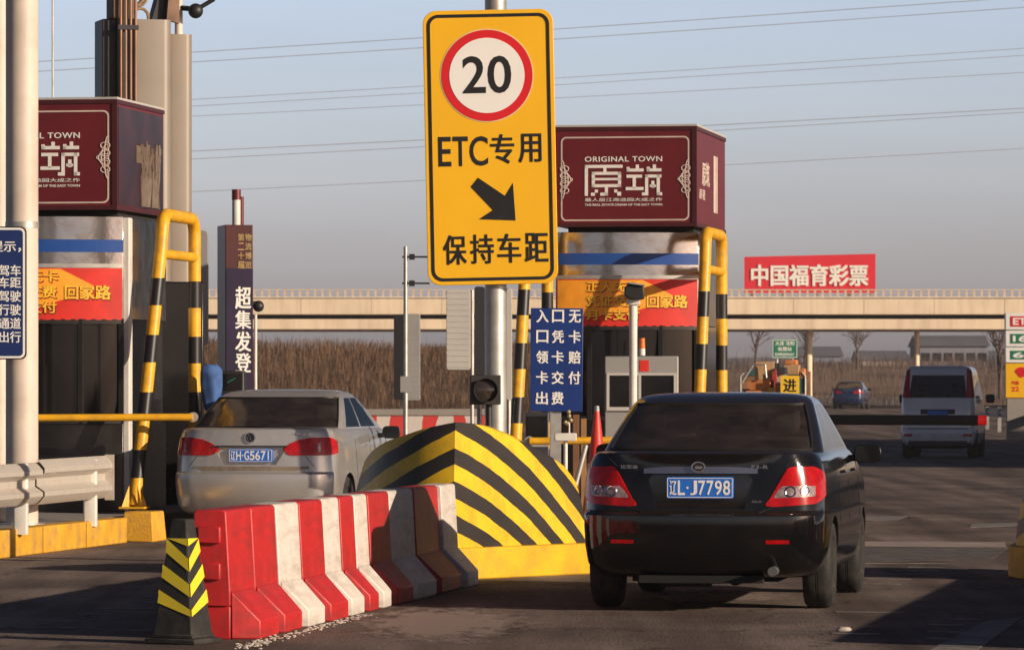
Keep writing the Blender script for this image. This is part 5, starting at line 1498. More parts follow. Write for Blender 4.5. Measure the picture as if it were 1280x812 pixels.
# ---- the silver saloon
slv = dict(paint=car_paint("silver_car_paint", (.47, .46, .45), .5, .32, (.27, .215, .17), .40), rw=5, glass=glass("dusty_rear_window", (.34, .30, .28), .10, 1, .07), sglass=M_GLASS_S, seat=M_SEAT, wb=2.65, r=.315, tw=.20, track=.74, deck=1.10, hood=.18,
    low=[(.25, -.80, 3.30, .76, .28, .3, .10, .2), (.28, -.90, 3.38, .80, .28, .35, .12, .22), (.34, -.95, 3.44, .835, .28, .4, .13, .25), (.45, -.98, 3.46, .852, .28, .4, .13, .25), (.58, -.99, 3.46, .858, .28, .4, .13, .25),
         (.655, -.985, 3.46, .858, .28, .4, .13, .25), (.668, -.965, 3.45, .856, .28, .4, .13, .25), (.680, -.925, 3.44, .854, .28, .4, .12, .25), (.78, -.918, 3.42, .850, .28, .4, .12, .25), (.90, -.912, 3.40, .842, .29, .4, .12, .25), (1.0, -.906, 3.36, .828, .30, .4, .12, .25),
         (1.07, -.905, 3.32, .805, .30, .4, .13, .25), (1.105, -.905, 3.28, .785, .30, .4, .14, .25), (1.118, -.885, 3.2, .765, .28, .4, .13, .25), (1.122, -.72, 3.0, .71, .22, .4, .08, .2), (1.124, -.5, 2.8, .62, .2, .4, .05, .2)],
    cab=[(1.06, -.46, 2.55, .795, .28, .3, .16, .2), (1.125, -.34, 2.38, .775, .26, .3, .15, .2), (1.20, -.17, 2.2, .748, .25, .3, .14, .2), (1.28, .00, 2.03, .716, .24, .3, .13, .2), (1.355, .17, 1.86, .684, .23, .3, .12, .18), (1.425, .34, 1.70, .650, .22, .3, .11, .16),
         (1.460, .46, 1.6, .624, .22, .3, .10, .15), (1.485, .56, 1.5, .586, .22, .3, .09, .14), (1.502, .70, 1.40, .50, .2, .25, .08, .12), (1.511, .86, 1.26, .34, .15, .2, .05, .1), (1.514, .98, 1.14, .16, .08, .08, .02, .03)],
    kz=(1, 5), recess=([(-.28, .752), (.265, .752), (.385, .945), (-.395, .945)], -1.1, -.865), mirror=(.97, 1.72, 1.06), mirror_m=M_PLASTIC,
    lamp=dict(d0=.345, d1=1.04, lo=pl((.345, .905), (.375, .86), (.42, .845), (.80, .845), (1.04, .87)), hi=pl((.345, .915), (.40, .965), (.50, 1.005), (.62, 1.025), (.85, 1.025), (1.04, .985)),
              clear=[(.69, .715, pl((.66, .88), (.74, .88)), pl((.66, .965), (.74, .965)))], rings=()))
L_S = W(336, 488, 49.4); L_S.z = 0
t, low, cab = sedan("silver_sedan", "dusty silver sedan with a blue plate passing the left booth behind the plastic barrier", L_S, -R(9.0), slv)
plate_text(t, low, .845, .44, "辽H·G5671", .45, .135, y=-.90)
q = MB(); q.box(-.385, .375, -.905, -.866, .930, .9445); q.build("recess_shade_strip", M_PLASTIC, t)  # dark strip painting the shade under the recess's top edge
q = MB(); low.patch(q, -.60, .60, lambda d: .690 + .02 * (abs(d) > .5), lambda d: .735, .005, 20, 2); q.build("boot_lower_edge", mat("dusty_trim", (.20, .16, .125), .8, 0, .35, 14), t)
yb = low.pt(0, 1.02)[1]
em = MB(); em.lathe([(.001, yb - .012), (.05, yb - .012), (.054, yb)], 'y', 32, (0, 0, 1.025)); eo = em.build("emblem", M_PLASTIC, t)
em = MB(); ring_plate(em, circ(0, 1.025, .056, 32), circ(0, 1.025, .047, 32), yb - .018, yb - .006)
def stroke(mb, pts, r, y):
    for (x0, z0), (x1, z1) in zip(pts, pts[1:]): mb.cyl((x0, y, z0), (x1, y, z1), r, n=8)
stroke(em, [(-.024, 1.064), (0, 1.03), (.024, 1.064)], .005, yb - .015); stroke(em, [(-.042, 1.045), (-.020, .985), (0, 1.022), (.020, .985), (.042, 1.045)], .005, yb - .015)
em.build("chrome_mark", M_CHROME, eo)
bd = MB(); text_bm(bd, "一汽大众", .40, .64, 1.045, 1.075, low.pt(.52, 1.06)[1] - .012, .006, .02); bd.build("badge", M_CHROME, t, smooth=0)
q = MB()
for sg in (-1, 1):
    q.tube([low.pt(sg*(.56 + .10*i/6), .842 - .12*i/6, .0) for i in range(7)], .003, 5)
q.build("boot_gap", M_ARCH, t)

# ---- the blue car far off
far = dict(slv); far['paint'] = car_paint("navy_car_paint", (.008, .020, .075), .2, .3, (.05, .06, .09), .2); far['glass'] = far['sglass'] = M_GLASS
pB = W(1061, 488, 262.0)
t, low, cab = sedan("blue_sedan", "small navy blue sedan far off under the bridge", (pB.x, 262, gz(262)), -R(10), far, far=True)

# ---- the white van
def van(label, loc, rotz):
    t = thing("white_van", label, "van", loc, rotz)
    pt = car_paint("white_van_paint", (.62, .62, .64), 0, .3, (.35, .32, .30), .3)
    cr = .16
    S = [(.30, -.70, 3.45, .76, cr, .3, .05, .2), (.36, -.78, 3.55, .80, cr, .35, .06, .2), (.46, -.80, 3.58, .825, cr, .4, .06, .22), (.60, -.80, 3.6, .83, cr, .4, .06, .22), (.66, -.78, 3.6, .83, cr, .4, .06, .22), (.69, -.74, 3.58, .83, cr, .4, .06, .22),
         (.95, -.735, 3.5, .83, cr, .4, .06, .22), (1.15, -.725, 3.1, .825, cr, .4, .06, .22), (1.30, -.71, 2.8, .815, cr, .4, .06, .22)]
    S2 = [(1.30, -.71, 2.8, .815, cr, .4, .06, .22), (1.345, -.70, 2.72, .81, cr, .4, .06, .2), (1.5, -.665, 2.5, .79, cr, .4, .06, .2), (1.68, -.62, 2.25, .765, cr, .4, .06, .2), (1.84, -.58, 2.02, .74, cr, .4, .06, .2), (1.88, -.565, 1.95, .735, cr, .35, .06, .18),
          (1.97, -.53, 1.8, .71, cr, .3, .06, .15), (2.02, -.48, 1.7, .66, cr, .3, .05, .15), (2.045, -.38, 1.6, .55, cr, .25, .05, .12), (2.05, -.2, 1.4, .36, .12, .2, .03, .1)]
    low = Loft(S, .03); rows = low.rows(); n = len(rows[0])
    mb = MB(); V = half_mesh(mb, rows)
    for (A, A2), (B, B2) in zip(V, V[1:]):
        for i in range(n - 1):
            mb.b.faces.new((A[i], A[i+1], B[i+1], B[i])); mb.b.faces.new((A2[i+1], A2[i], B2[i], B2[i+1]))
    for (A, A2) in (V[0], V[-1]):
        for i in range(1, n - 2): mb.b.faces.new((A[i], A[i+1], A2[i+1], A2[i]))
        mb.b.faces.new((A[0], A[1], A2[1])); mb.b.faces.new((A[n-2], A[n-1], A2[n-2]))
    o = mb.build("body", [pt, M_ARCH], t, smooth=32); cut_arches(o, (0, 2.65), .31, .83)
    up = Loft(S2, .03); rows = up.rows(); groups = {}
    def add(key, q):
        m = groups.setdefault(key, MB()); m.b.faces.new([m.b.verts.new(p) for p in q])
    for j in range(len(rows) - 1):
        for i in range(n - 1):
            k = i - NR - NC; key = 'roof'
            if 1 <= j < 4:
                if i < NR: key = 'rear_window'
                elif 2 <= k < 10: key = 'side_window_a'
                elif 11 <= k < 19: key = 'side_window_b'
                elif 20 <= k < 28: key = 'side_window_c'
                elif k >= NS + 4: key = 'windshield'
            q = [rows[j][i], rows[j][i+1], rows[j+1][i+1], rows[j+1][i]]
            for sg in (1, -1): add((key, 0 if key in ('roof', 'rear_window', 'windshield') else sg), q if sg > 0 else [(-x, y, z) for x, y, z in q[::-1]])
    tp = rows[-1]
    for i in range(n - 1): add(('roof', 0), [tp[i], tp[i+1], (-tp[i+1][0], tp[i+1][1], tp[i+1][2]), (-tp[i][0], tp[i][1], tp[i][2])])
    for (key, sg), m in groups.items():
        bmesh.ops.remove_doubles(m.b, verts=m.b.verts, dist=.0006); bmesh.ops.dissolve_degenerate(m.b, dist=.0001, edges=m.b.edges)
        m.build(key.rsplit('_', 1)[0] if key.startswith('side') else key, pt if key == 'roof' else M_GLASS, t, smooth=50)
    for sg in (-1, 1):
        q = MB(); up.patch(q, sg*.63, sg*.90, lambda d: 1.34, pl((.63, 1.97), (.9, 1.93)), .012, 10, 10, base=-.02)
        lo_ = q.build("tail_lamp", M_LAMPR, t, smooth=40)
        q = MB(); q.prism(rrect(-.10, .10, -.10, .10, .05, 4), -.04, .05, lambda x, z, y: (sg*.98 + x, 2.3 + y, 1.32 + z)); q.build("door_mirror", M_PLASTIC, t, bev=.01)
        q = MB(); low.patch(q, sg*.56, sg*.75, lambda d: .49, lambda d: .55, .006, 6, 2); q.build("bumper_reflector", M_LAMPR, t)
    q = MB(); low.patch(q, -.38, .38, lambda d: .98, lambda d: 1.09, .004, 12, 2); q.build("plate_recess", M_PLASTIC, t)
    y = low.pt(0, 1.0)[1]
    q = MB(); q.plate(rrect(-.22, .22, .93, 1.06, .01, 3), y - .02, y + .02); po = q.build("licence_plate", M_PLATE, t)
    q = MB(); low.patch(q, -.62, .62, lambda d: .44, lambda d: .56, .006, 14, 2); q.build("bumper_step", mat("van_bumper_pale", (.50, .50, .52), .5), t)
    q = MB(); low.patch(q, -.74, .74, lambda d: .31, lambda d: .40, .006, 14, 2); q.build("bumper_skirt", M_TRIMG, t)
    q = MB(); low.patch(q, -.66, .66, lambda d: .655, lambda d: .672, .003, 14, 2); q.build("tailgate_gap", M_ARCH, t)
    for x in (-.38, .38):
        q = MB(); q.box(x - .24, x + .24, .2, .34, .8, 1.42); so = q.build("rear_seat", M_SEAT, t, bev=.05)
        q = MB(); q.box(x - .13, x + .13, .2, .3, 1.45, 1.64); q.build("headrest", M_SEAT, so, bev=.04)
    add_wheels(t, 0, 2.65, .72, .31, .2, M_RIM)
    q = MB(); q.box(-.5, .5, -.5, 3, .22, .3); q.build("underbody", M_ARCH, t)
    return t
pV = W(1175, 488, 106.5)
van("white van with tall red tail lamps driving away in the right lane behind the boom", (pV.x, 106.5, 0), -R(9))
# ------------------------------------------------------------------ things behind the toll islands
# vertical advertising tower beside the silver car
Zt = 62.0; k = Zt / F
p = W(299, 488, Zt)
t = thing("advertising_tower", "tall narrow maroon and purple advertising tower with vertical lettering behind the silver car", "advertising sign", (p.x, Zt, 0), R(14))
hw, dp = 17.5 * k, .58
zt = zz(281, Zt)
MB().box(-hw, hw, 0, dp, .05, zt).build("casing", mat("tower_maroon", (.075, .016, .016), .4, 0, .2, 2), t, bev=.01)
mb = MB(); mb.box(-hw + .01, hw - .005, -.005, -.001, 1.3, zz(335, Zt)); mb.build("purple_panel", mat("tower_purple", (.020, .010, .040), .35, 0, .5, 1.5), t)
mb = MB(); mb.box(hw + .001, hw + .005, .02, dp - .02, 1.3, zt - .3); mb.build("side_panel", mat("tower_side_purple", (.07, .022, .07), .4, 0, .5, 1.5), t)
g_ = MB(); wl = MB(); pk = MB()
for cx_, s_, sc in ((.02, "第二十届", 1), (.115, "物流博览", 1)):
    for i, ch in enumerate(s_): text_bm(g_, ch, cx_ - .04, cx_ + .045, zz(301 + i * 11.5, Zt), zz(292 + i * 11.5, Zt), -.006, .003, .014)
g_.build("gold_lettering", mat("gold_letters", (.45, .30, .12), .5, 0, .2, 8), t, smooth=0)
for ch, y0, y1 in (("超", 358, 386), ("集", 388, 411), ("发", 414, 439), ("登", 441, 465)):
    text_bm(wl, ch, -.055, .155, zz(y1, Zt), zz(y0, Zt), -.007, .003, .018)
wl.build("white_lettering", M_LETTER, t, smooth=0)
for i, ch in enumerate("欢迎光临惠顾"):
    text_bm(pk, ch, .08, .26, zz(419 + i * 9.5, Zt), zz(411 + i * 9.5, Zt), 0, .003, .02, tform=lambda q: Vector((hw + .006 - q.y, q.x + .05, q.z)))
pk.build("pink_lettering", mat("pink_letters", (.62, .20, .24), .5), t, smooth=0)
mb = MB(); mb.cyl((.0, .2, zt), (.0, .2, zz(249, Zt)), .055, n=16); so = mb.build("stack_pipe", M_WHITEM, t)
mb = MB(); mb.cyl((.0, .2, zz(249, Zt)), (.0, .2, zz(236, Zt)), .06, n=16); mb.build("red_cap", M_MAROON, t)
mb = MB(); mb.cyl((.07, .2, zt), (.07, .2, zz(245, Zt)), .03, n=10); mb.build("thin_pipe", M_MAROON, t)
mb = MB(); mb.ball((hw + .13, .3, zz(382, Zt)), .075); mb.cyl((hw, .3, zz(378, Zt)), (hw + .13, .3, zz(378, Zt)), .025); mb.build("dome_camera", M_PLASTIC, t)
mb = MB(); mb.cyl((hw + .12, .45, .05), (hw + .12, .45, zz(392, Zt)), .022); mb.build("white_conduit", M_WHITEM, t)
# card machine with a blue cloth beside the left booth
Zt = 51.5; k = Zt / F
p = W(290, 488, Zt)
t = thing("card_machine", "dark screened card machine beside the left booth, partly hidden by the silver car", "card machine", (p.x, Zt, 0))
MB().box(-.13, .13, 0, .35, .05, zz(463, Zt)).build("cabinet", M_PLASTIC, t, bev=.015)
MB().box(-.10, .10, -.008, -.001, zz(488, Zt), zz(467, Zt)).build("screen", M_DGLASS, t)
mb = MB(); mb.cyl((-.05, -.012, zz(478, Zt)), (.04, -.012, zz(472, Zt)), .006); mb.build("reader_slot", M_GREEN, t)
Zt = 51.0
a, b_ = W(249, 456, Zt), W(276, 513, Zt)
mb = MB(); rows = []
for j in range(15):
    f = j / 14; row = []
    for i in range(25):
        a_ = 2*math.pi*i/24
        rx = (.105 - .03*f) * (1 + .14 * math.sin(a_*5 + f*4)); ry = .09 * (1 + .12 * math.cos(a_*4 - f*3))
        if f < .12: rx *= .5 + f * 4.2; ry *= .5 + f*4.2
        row.append(((a.x + b_.x)/2 + .02*f + rx*math.cos(a_), Zt + ry*math.sin(a_), a.z - f * (a.z - b_.z)))
    rows.append(row)
for r_ in rows:
    for i in range(24):
        x_, y_, z_ = r_[i]; r_[i] = (x_ + .02*hn(i*2.1, z_*40), y_ + .02*hn(z_*30, i*1.7), z_ + .015*hn(i*3.3, 5))
    r_[24] = r_[0]
V = mb.grid(rows); mb.b.faces.new(V[0][:-1]); mb.b.faces.new(V[-1][:-1])
bmesh.ops.remove_doubles(mb.b, verts=mb.b.verts, dist=.001)
tag(mb.build("cloth_cover", mat("blue_cloth", (.045, .11, .30), .85, 0, .3, 9), smooth=60), "bright blue cloth cover hanging beside the left hoop above the silver car's tail lamp", "cloth cover")
mb = MB(); mb.cyl(((a.x + b_.x)/2, Zt, .02), ((a.x + b_.x)/2, Zt, b_.z + .03), .03)
tag(mb.build("cover_post", M_PLASTIC), "black post under the blue cloth cover beside the left hoop", "post")

# grey backs of lane signs
def sign_back(label, px0, px1, py0, py1, Z, m, pole_px=None, side=0, depth=.12, round_=0.03, pole_w=.03, pole_top=None, ribs=0):
    a, b_ = W(px0, py1, Z), W(px1, py0, Z)
    t = thing("lane_sign", label, "sign", ((a.x + b_.x)/2, Z, 0), 0, "grey lane signs seen from behind")
    hw = (b_.x - a.x)/2
    mb = MB(); mb.plate(rrect(-hw, hw, a.z, b_.z, round_, 4), 0, depth); mb.build("panel", m, t, bev=.004)
    if ribs:
        mb = MB()
        for i in range(ribs):
            z = a.z + (i + .5) * (b_.z - a.z) / ribs; mb.box(-hw + .01, hw - .01, -.006, -.001, z - .006, z + .006)
        mb.build("rib", m, t)
    if side:
        mb = MB(); s0 = -hw if side < 0 else hw; mb.box(min(s0, s0 + side), max(s0, s0 + side) , .01, depth, a.z + .01, b_.z - .01); mb.build("dark_side", M_PLASTIC, t)
    if pole_px is not None:
        x = (pole_px - CX) * Z / F - t.location.x
        mb = MB(); mb.cyl((x, depth + .05, 0), (x, depth + .05, b_.z if pole_top is None else zz(pole_top, Z)), pole_w); mb.build("pole", M_GALV, t)
    return t
sign_back("grey round cornered sign back between the left hoop and the advertising tower", 236, 260, 288, 432, 58, M_GREY, 246, round_=.06)
sign_back("pale grey sign back with a dark edge just left of the speed sign pole", 558, 588, 362, 462, 62, M_LGREY, 590, ribs=14, pole_w=.025)
sign_back("second pale grey sign back touching the speed sign pole", 593, 606, 358, 470, 58, M_LGREY, 599, ribs=10)
sign_back("pale grey sign back seen between the speed sign pole and the striped hoop leg", 633, 640, 360, 500, 60, M_LGREY, 636)
sign_back("dark grey lane sign box hanging on the thin lamp pole", 505, 525, 392, 500, 84.6, M_GREY, None, side=-.18, depth=.25, ribs=16)
Zt = 84.0
p = W(507, 488, Zt)
t = thing("lamp_pole", "thin grey pole with two small brackets left of the speed sign", "pole", (p.x, Zt, 0))
MB().cyl((0, 0, 0), (0, 0, zz(308, Zt)), .045, .035).build("shaft", M_GALV, t)
for py in (321, 354):
    mb = MB(); z = zz(py, Zt); mb.cyl((-.06, 0, z), (.42, 0, z), .016); mb.box(.06, .16, -.05, .05, z - .05, z + .05); mb.build("bracket", M_PLASTIC, t)
mb = MB(); mb.box(-.09, .09, -.06, .06, zz(490, Zt), zz(470, Zt)); mb.build("clamp_box", M_GREY, t)

# red and white concrete barrier far behind, with its grey rail
Zt = 100.0
a, b_ = W(462, 488, Zt), W(606, 488, Zt)
t = thing("concrete_barrier", "long red and white striped concrete barrier under a grey rail behind the silver car", "barrier", (a.x, Zt, 0), R(0))
L_ = b_.x - a.x
def strip_mat():
    m = mat("red_white_stripes", (.62, .55, .50), .7, 0, .2, 3, dirt=(.3, .22, .16), dirt_amt=.5)
    nt = m.node_tree; N = nt.nodes; L = nt.links; b = N["Principled BSDF"]; src = b.inputs["Base Color"].links[0].from_socket
    tc = N.new("ShaderNodeTexCoord"); sp = N.new("ShaderNodeSeparateXYZ"); L.new(tc.outputs["Object"], sp.inputs[0])
    n = N.new("ShaderNodeTexNoise"); n.inputs["Scale"].default_value = 1.5; L.new(tc.outputs["Object"], n.inputs[0])
    ad = N.new("ShaderNodeMath"); ad.operation = 'MULTIPLY_ADD'; ad.inputs[1].default_value = .35; L.new(n.outputs[0], ad.inputs[0]); L.new(sp.outputs[0], ad.inputs[2])
    fm = N.new("ShaderNodeMath"); fm.operation = 'FLOORED_MODULO'; fm.inputs[1].default_value = .62; L.new(ad.outputs[0], fm.inputs[0])
    lt = N.new("ShaderNodeMath"); lt.operation = 'LESS_THAN'; lt.inputs[1].default_value = .30; L.new(fm.outputs[0], lt.inputs[0])
    mx = N.new("ShaderNodeMix"); mx.data_type = 'RGBA'; L.new(lt.outputs[0], mx.inputs[0]); L.new(src, mx.inputs[6]); mx.inputs[7].default_value = (.55, .035, .03, 1); L.new(mx.outputs[2], b.inputs["Base Color"])
    return m
mb = MB(); mb.prism([(-.25, 0), (.25, 0), (.25, .2), (.12, .45), (.1, .97), (-.1, .97), (-.12, .45), (-.25, .2)], 0, L_, lambda y, z, x: (x, y, z)); mb.build("barrier_body", strip_mat(), t, bev=.01)
mb = MB(); mb.box(-.3, L_ + .3, -.05, .06, .985, 1.12)
for i in range(4): mb.box(.3 + i*L_/3.6, .38 + i*L_/3.6, .07, .13, .2, 1.10)
mb.build("rail", M_CONC, t, bev=.01)

# boom across the right lane
p0, p1 = W(985, 524, 61.5), W(1222, 525, 60.0)
t = thing("boom_gate", "boom closing the right lane in front of the white van, its shade coloured black, with a red tip", "boom gate", (p0.x, p0.y, 0))
e = p1 - Vector((p0.x, p0.y, 0)); z0 = p0.z
MB().prism(rrect(-.03, .03, -.065, .065, .015, 3), 0, 1, lambda a_, c_, f: (e.x * f, e.y * f + a_, z0 + (e.z - z0) * f + c_)).build("boom_arm", mat("boom_shaded_black", (.012, .011, .011), .5), t)  # black colour stands for the shade lying on the arm
d_ = W(1233, 525, 60.0) - Vector((p0.x, p0.y, 0))
MB().prism(rrect(-.03, .03, -.06, .06, .015, 3), 0, 1, lambda a_, c_, f: (e.x + (d_.x - e.x) * f + .002, e.y + a_, e.z + c_)).build("red_tip", M_LAMPR, t)
MB().box(-.55, -.2, -.18, .18, .245, 1.28).build("drive_housing", M_YEL, t, bev=.02)
MB().cyl((-.24, 0, z0), (.02, 0, z0), .06).build("pivot", M_GALV, t)

# cargo tricycle piled with boxes beyond the booth
Zt = 74.0; k = Zt / F
p = W(966, 488, Zt)
t = thing("cargo_tricycle", "cargo tricycle loaded with a heap of boxes beyond the right booth", "tricycle", (p.x, Zt, 0), -R(8))
mb = MB(); mb.box(-.52, .52, 0, 1.5, .62, .68); mb.build("cargo_bed", M_GREY, t)
mb = MB()
for x0, x1, y0, y1 in ((-.54, .54, -.03, 0), (-.54, .54, 1.5, 1.53), (-.54, -.52, 0, 1.5), (.52, .54, 0, 1.5)): mb.box(x0, x1, y0, y1, .6, 1.0)
mb.build("side_board", mat("green_board", (.03, .09, .06), .6, 0, .3, 5), t)
mb = MB()
for x in (-.5, .5): mb.tube([(x, .02, .9), (x, .02, 1.72), (x*.9, .03, 1.78)], .016, 8)
mb.tube([(-.5, .02, 1.3), (.5, .02, 1.3)], .014, 8); mb.tube([(-.48, .02, 1.62), (-.30, .02, 1.9), (-.12, .02, 1.9), (-.1, .02, 1.7)], .016, 8)
mb.build("tube_rack", M_GALV, t)
for x, y, s_ in ((-.45, .3, 1), (.45, .3, 1), (0, 2.3, 1)):
    mb = MB(); mb.lathe([(.2, -.05), (.28, -.05), (.30, 0), (.28, .05), (.2, .05)], 'x', 28); w_ = mb.build("wheel", M_RUBBER, t); w_.location = (x, y, .30)
    mb = MB(); mb.lathe([(.001, -.04), (.2, -.03), (.2, .03), (.001, .04)], 'x', 20); mb.build("rim", M_RIM, w_)
mb = MB(); mb.tube([(0, 1.5, .55), (0, 1.9, .55), (0, 2.15, .9), (0, 2.3, .35)], .03, 8); mb.box(-.15, .15, 1.6, 1.95, .72, .82); mb.tube([(-.35, 2.0, 1.05), (0, 2.12, 1.0), (.35, 2.0, 1.05)], .015, 8); mb.build("frame", M_PLASTIC, t)
TR = Matrix.Rotation(-R(8), 3, 'Z')
def crate(x0, x1, y0, y1, z0, z1, m, label, name="cargo_box", rz=0):
    mb = MB(); mb.box(-(x1-x0)/2, (x1-x0)/2, -(y1-y0)/2, (y1-y0)/2, 0, z1 - z0); o = mb.build(name, m, bev=.008)
    o.location = Vector((p.x, Zt, 0)) + TR @ Vector(((x0+x1)/2, (y0+y1)/2, z0)); o.rotation_euler.z = -R(8) + R(rz)
    return tag(o, label, "box", "boxes heaped on the tricycle")
M_BROWNB = mat("brown_box", (.24, .12, .06), .8, 0, .3, 5); M_ORB = mat("orange_box", (.55, .20, .06), .7, 0, .3, 5); M_REDB = mat("red_box", (.38, .045, .03), .7, 0, .3, 5); M_DKB = mat("dark_box", (.03, .03, .035), .7, 0, .3, 5)
crate(-.50, 0, .05, .7, .685, 1.28, M_BROWNB, "brown box low on the left of the tricycle's bed")
crate(.02, .5, .05, .7, .685, 1.2, M_DKB, "dark box low on the right of the tricycle's bed")
crate(-.44, -.10, .06, .5, 1.285, 1.50, M_ORB, "orange red box in the middle layer at the left of the heap", rz=4)
crate(-.08, .22, .08, .5, 1.285, 1.45, M_REDB, "red box in the middle layer of the heap on the tricycle", rz=-3)
crate(-.36, -.04, .1, .5, 1.505, 1.66, M_ORB, "orange box under the topmost brown box of the heap", rz=-5)
crate(-.30, .0, .1, .45, 1.665, 1.95, M_CARDB, "topmost tan cardboard box on the left of the heap", rz=6)
crate(.02, .36, .1, .5, 1.455, 1.62, M_CARDB, "tan box right of the middle of the heap", rz=3)
crate(.06, .40, .12, .5, 1.625, 1.75, M_LGREY, "pale grey box on top at the right of the heap", rz=-6)
crate(.24, .48, .1, .5, 1.205, 1.45, M_BROWNB, "brown box at the right edge of the heap behind the yellow card", rz=2)
M_WHT = mat("white_box", (.62, .58, .53), .7, 0, .15, 5); M_GRNB = mat("teal_box", (.04, .13, .11), .7, 0, .3, 5); M_YB = mat("mustard_box", (.50, .30, .05), .7, 0, .25, 5)
for a_ in ((-.52, -.40, 1.285, 1.40, M_YB, "mustard box at the far left edge of the heap"), (-.52, -.46, 1.405, 1.52, M_DKB, "small dark box on the mustard one at the heap's left edge"), (-.38, -.12, 1.0, 1.12, M_WHT, "flat white box sticking out low on the left of the heap"),
           (-.02, .06, 1.665, 1.80, M_REDB, "small red box right of the topmost cardboard box"), (.06, .20, 1.755, 1.86, M_DKB, "small dark box lying on the pale grey box"), (.40, .50, 1.46, 1.70, M_GRNB, "upright teal box at the right edge of the heap"),
           (-.09, .01, 1.46, 1.55, M_YB, "small mustard box in the middle of the heap"), (-.50, -.38, 1.525, 1.64, M_BROWNB, "small brown box at the upper left of the heap"), (.41, .49, 1.705, 1.84, M_ORB, "small orange box on the upright teal box")):
    crate(a_[0], a_[1], .0 if a_[3] < 1.2 else .03, .3, a_[2], a_[3], a_[4], a_[5], rz=random.uniform(-4, 4))
for a_ in ((-.50, -.22, 1.20, 1.72, M_BROWNB, "tall brown carton at the back left of the heap"), (-.20, .08, 1.20, 1.84, M_REDB, "tall red carton at the back of the heap behind the topmost tan box"), (.10, .34, 1.20, 1.90, M_CARDB, "tall tan carton at the back of the heap above the yellow card"),
           (.35, .51, 1.20, 1.80, M_BROWNB, "narrow brown carton at the back right corner of the heap"), (-.46, -.26, 1.725, 1.83, M_GRNB, "small teal carton on the tall brown one at the back left"), (.12, .30, 1.905, 1.98, M_ORB, "flat orange carton on the highest tan one at the back"),
           (-.16, -.0, 1.845, 1.93, M_DKB, "small dark carton on the tall red one at the back")):
    crate(a_[0], a_[1], .78, 1.1, a_[2] if a_[2] > 1.3 else .685, a_[3], a_[4], a_[5], rz=random.uniform(-3, 3))
mb = MB(); hw = .145; mb.plate([(-hw, -.15), (hw, -.15), (hw, .15), (-hw, .15)], 0, .012); o = thing("yellow_card", "yellow square card with a black character hanging on the back of the loaded tricycle", "sign", Vector((p.x, Zt, 0)) + TR @ Vector((.27, -.06, 1.58)), -R(3))
mb.build("card", mat("yellow_card", (.80, .50, .02), .5, 0, .1, 6), o)
mb = MB(); text_bm(mb, "进", -.10, .10, -.10, .10, -.001, .003, .02); mb.build("lettering", M_BLACKP, o, smooth=0)
# headlamp like white reflector at the right of the heap
# green road sign under the bridge
Zt = 200.0; a, b_ = W(965, 447.5, Zt), W(997, 424, Zt)
t = thing("road_sign", "green road sign with white lettering under the bridge above the loaded tricycle", "sign", ((a.x + b_.x)/2, Zt, 0))
hw = (b_.x - a.x)/2
MB().plate(rrect(-hw, hw, a.z, b_.z, .03, 3), 0, .04).build("panel", M_GREEN, t)
mb = MB(); ring_plate(mb, rrect(-hw+.02, hw-.02, a.z+.02, b_.z-.02, .03, 3), rrect(-hw+.045, hw-.045, a.z+.045, b_.z-.045, .02, 3), -.006, -.001)
h_ = b_.z - a.z
text_bm(mb, "大连 沈阳", -hw*.75, hw*.75, a.z + h_*.68, a.z + h_*.9, -.001, .005, .02); text_bm(mb, "收费站", -hw*.55, hw*.55, a.z + h_*.38, a.z + h_*.6, -.001, .005, .02); text_bm(mb, "EXPRESSWAY", -hw*.75, hw*.75, a.z + h_*.12, a.z + h_*.28, -.001, .005, .02)
mb.build("lettering", M_SIGNW, t, smooth=0)
mb = MB()
for x in (-hw*.6, hw*.6): mb.cyl((x, .1, 0), (x, .1, b_.z), .05)
mb.build("post", M_GALV, t)

# price totem at the right edge
Zt = 140.0; k = Zt / F
x0 = (1257 - CX) * k; w_ = 46 * k
t = thing("price_totem", "white and yellow sign tower with red and green number panels at the right edge", "sign", (x0 + w_/2, Zt, 0), R(0))
hw = w_/2
for i, (y0, y1, mm) in enumerate(((391, 412, M_SIGNW), (413, 433, M_SIGNW), (434, 453, M_SIGNW))):
    mb = MB(); mb.box(-hw, hw, 0, .35, zz(y1, Zt), zz(y0, Zt)); pn = mb.build("white_panel", mm, t, bev=.01)
    mb = MB(); mb.box(-hw + 6*k, hw - 4*k, -.012, -.001, zz(y1 - 4, Zt), zz(y0 + 4, Zt)); mb.build("number_panel", M_SIGNR if i == 0 else M_GREEN, pn)
    mb = MB(); text_bm(mb, ("ETC", "162", "60")[i], -hw + 9*k, hw - 9*k, zz(y1 - 6, Zt), zz(y0 + 6, Zt), -.013, .005, .03); mb.build("lettering", M_SIGNW, pn, smooth=0)
mb = MB(); mb.box(-hw, hw, .01, .35, zz(497, Zt), zz(454, Zt)); pn = mb.build("yellow_panel", M_SIGNY, t, bev=.01)
cx_, cz_ = (1277 - 1280) * k, zz(465, Zt)
mb = MB(); mb.plate([(cx_ + 8*k*math.cos(R(a_)) * (1 if 0 <= a_ <= 180 else .7), cz_ + 6.5*k*math.sin(R(a_))) for a_ in range(0, 360, 15)], -.004, .009); mb.build("red_emblem", M_SIGNR, pn)
mb = MB(); text_bm(mb, "汽柴", (1264-1280)*k, (1274-1280)*k, zz(481, Zt), zz(476, Zt), .009, .005, .03); text_bm(mb, "22", (1264-1280)*k, (1274-1280)*k, zz(489, Zt), zz(483, Zt), .009, .005, .03); mb.build("lettering", M_SIGNR, pn, smooth=0)
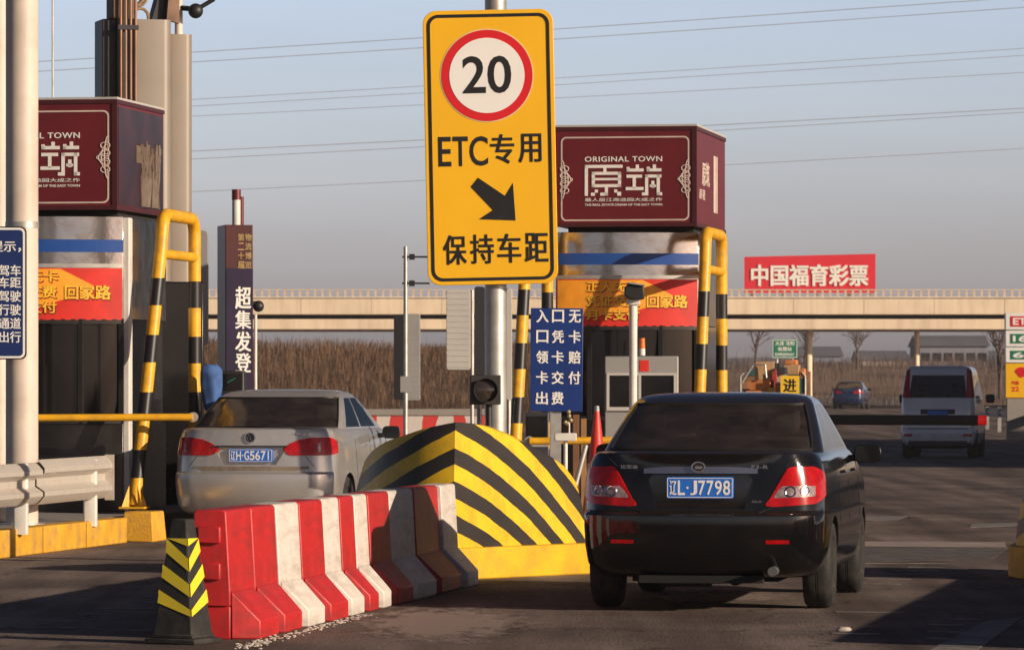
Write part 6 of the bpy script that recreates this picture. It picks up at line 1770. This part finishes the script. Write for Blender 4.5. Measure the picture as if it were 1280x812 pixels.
MB().box(-hw*.9, hw*.9, .05, .3, -.02, zz(497.2, Zt)).build("plinth", M_CONC, t)

# right roadside guardrail and the low white barrier in the distance
t = thing("guardrail", "pale guardrail curving along the right road edge behind the white van", "guardrail", (0, 0, 0))
pts = [W(1213, 488, 178), W(1245, 488, 160), W(1300, 488, 140), W(1400, 488, 118)]
for q in pts: q.z = 0
for A, B in zip(pts, pts[1:]):
    mb = MB(); wbeam(mb, B, A, .78); mb.build("beam", M_WHITEM, t, smooth=30)
    for f in (.1, .4, .7):
        q = A.lerp(B, f); mb = MB(); mb.box(q.x - .06, q.x + .06, q.y + .12, q.y + .22, 0, .95); mb.build("post", M_GALV, t)
Zt = 285.0; a, b_ = W(1018, 488, Zt), W(1132, 488, Zt)
t = thing("road_barrier", "low white barrier across the far end of the road under the bridge", "barrier", (a.x, Zt, gz(Zt)))
L_ = b_.x - a.x
MB().box(0, L_, 0, .3, 0, .12).build("base", M_CONC, t)
mb = MB(); n_ = 16
for i in range(n_):
    x = L_ * i / n_; mb.box(x + .03, x + L_/n_ - .08, .05, .2, .14, .55)
mb.build("white_block", M_WHITEM, t, bev=.02)

# unseen building added right of the frame to shade the van and far road
t = thing("shade_building", "two storey building added unseen beyond the right picture edge to shade the far road", "building", (21.5, 86, 0), -R(6))
MB().box(0, 12, 0, 42, 0, 7.2).build("wall", mat("shade_building_wall", (.45, .40, .35), .85, 0, .15, .5), t)
MB().box(-.4, 12.4, -.4, 42.4, 7.202, 7.6).build("roof", M_CONC, t)
for fl in (1.2, 4.4):
    for i in range(10):
        y = 1.6 + i * 4.1
        mb = MB(); mb.box(-.03, .04, y, y + 2.2, fl, fl + 1.7); wf = mb.build("window", M_DGLASS, t)
        mb = MB(); mb.box(-.06, -.031, y + 1.07, y + 1.13, fl, fl + 1.7); mb.box(-.10, -.002, y - .1, y + 2.3, fl - .1, fl - .005); mb.build("sill", M_WHITEM, wf)
mb = MB(); mb.box(4, 6, -.04, .02, 0, 2.4); mb.build("door", M_GREY, t)
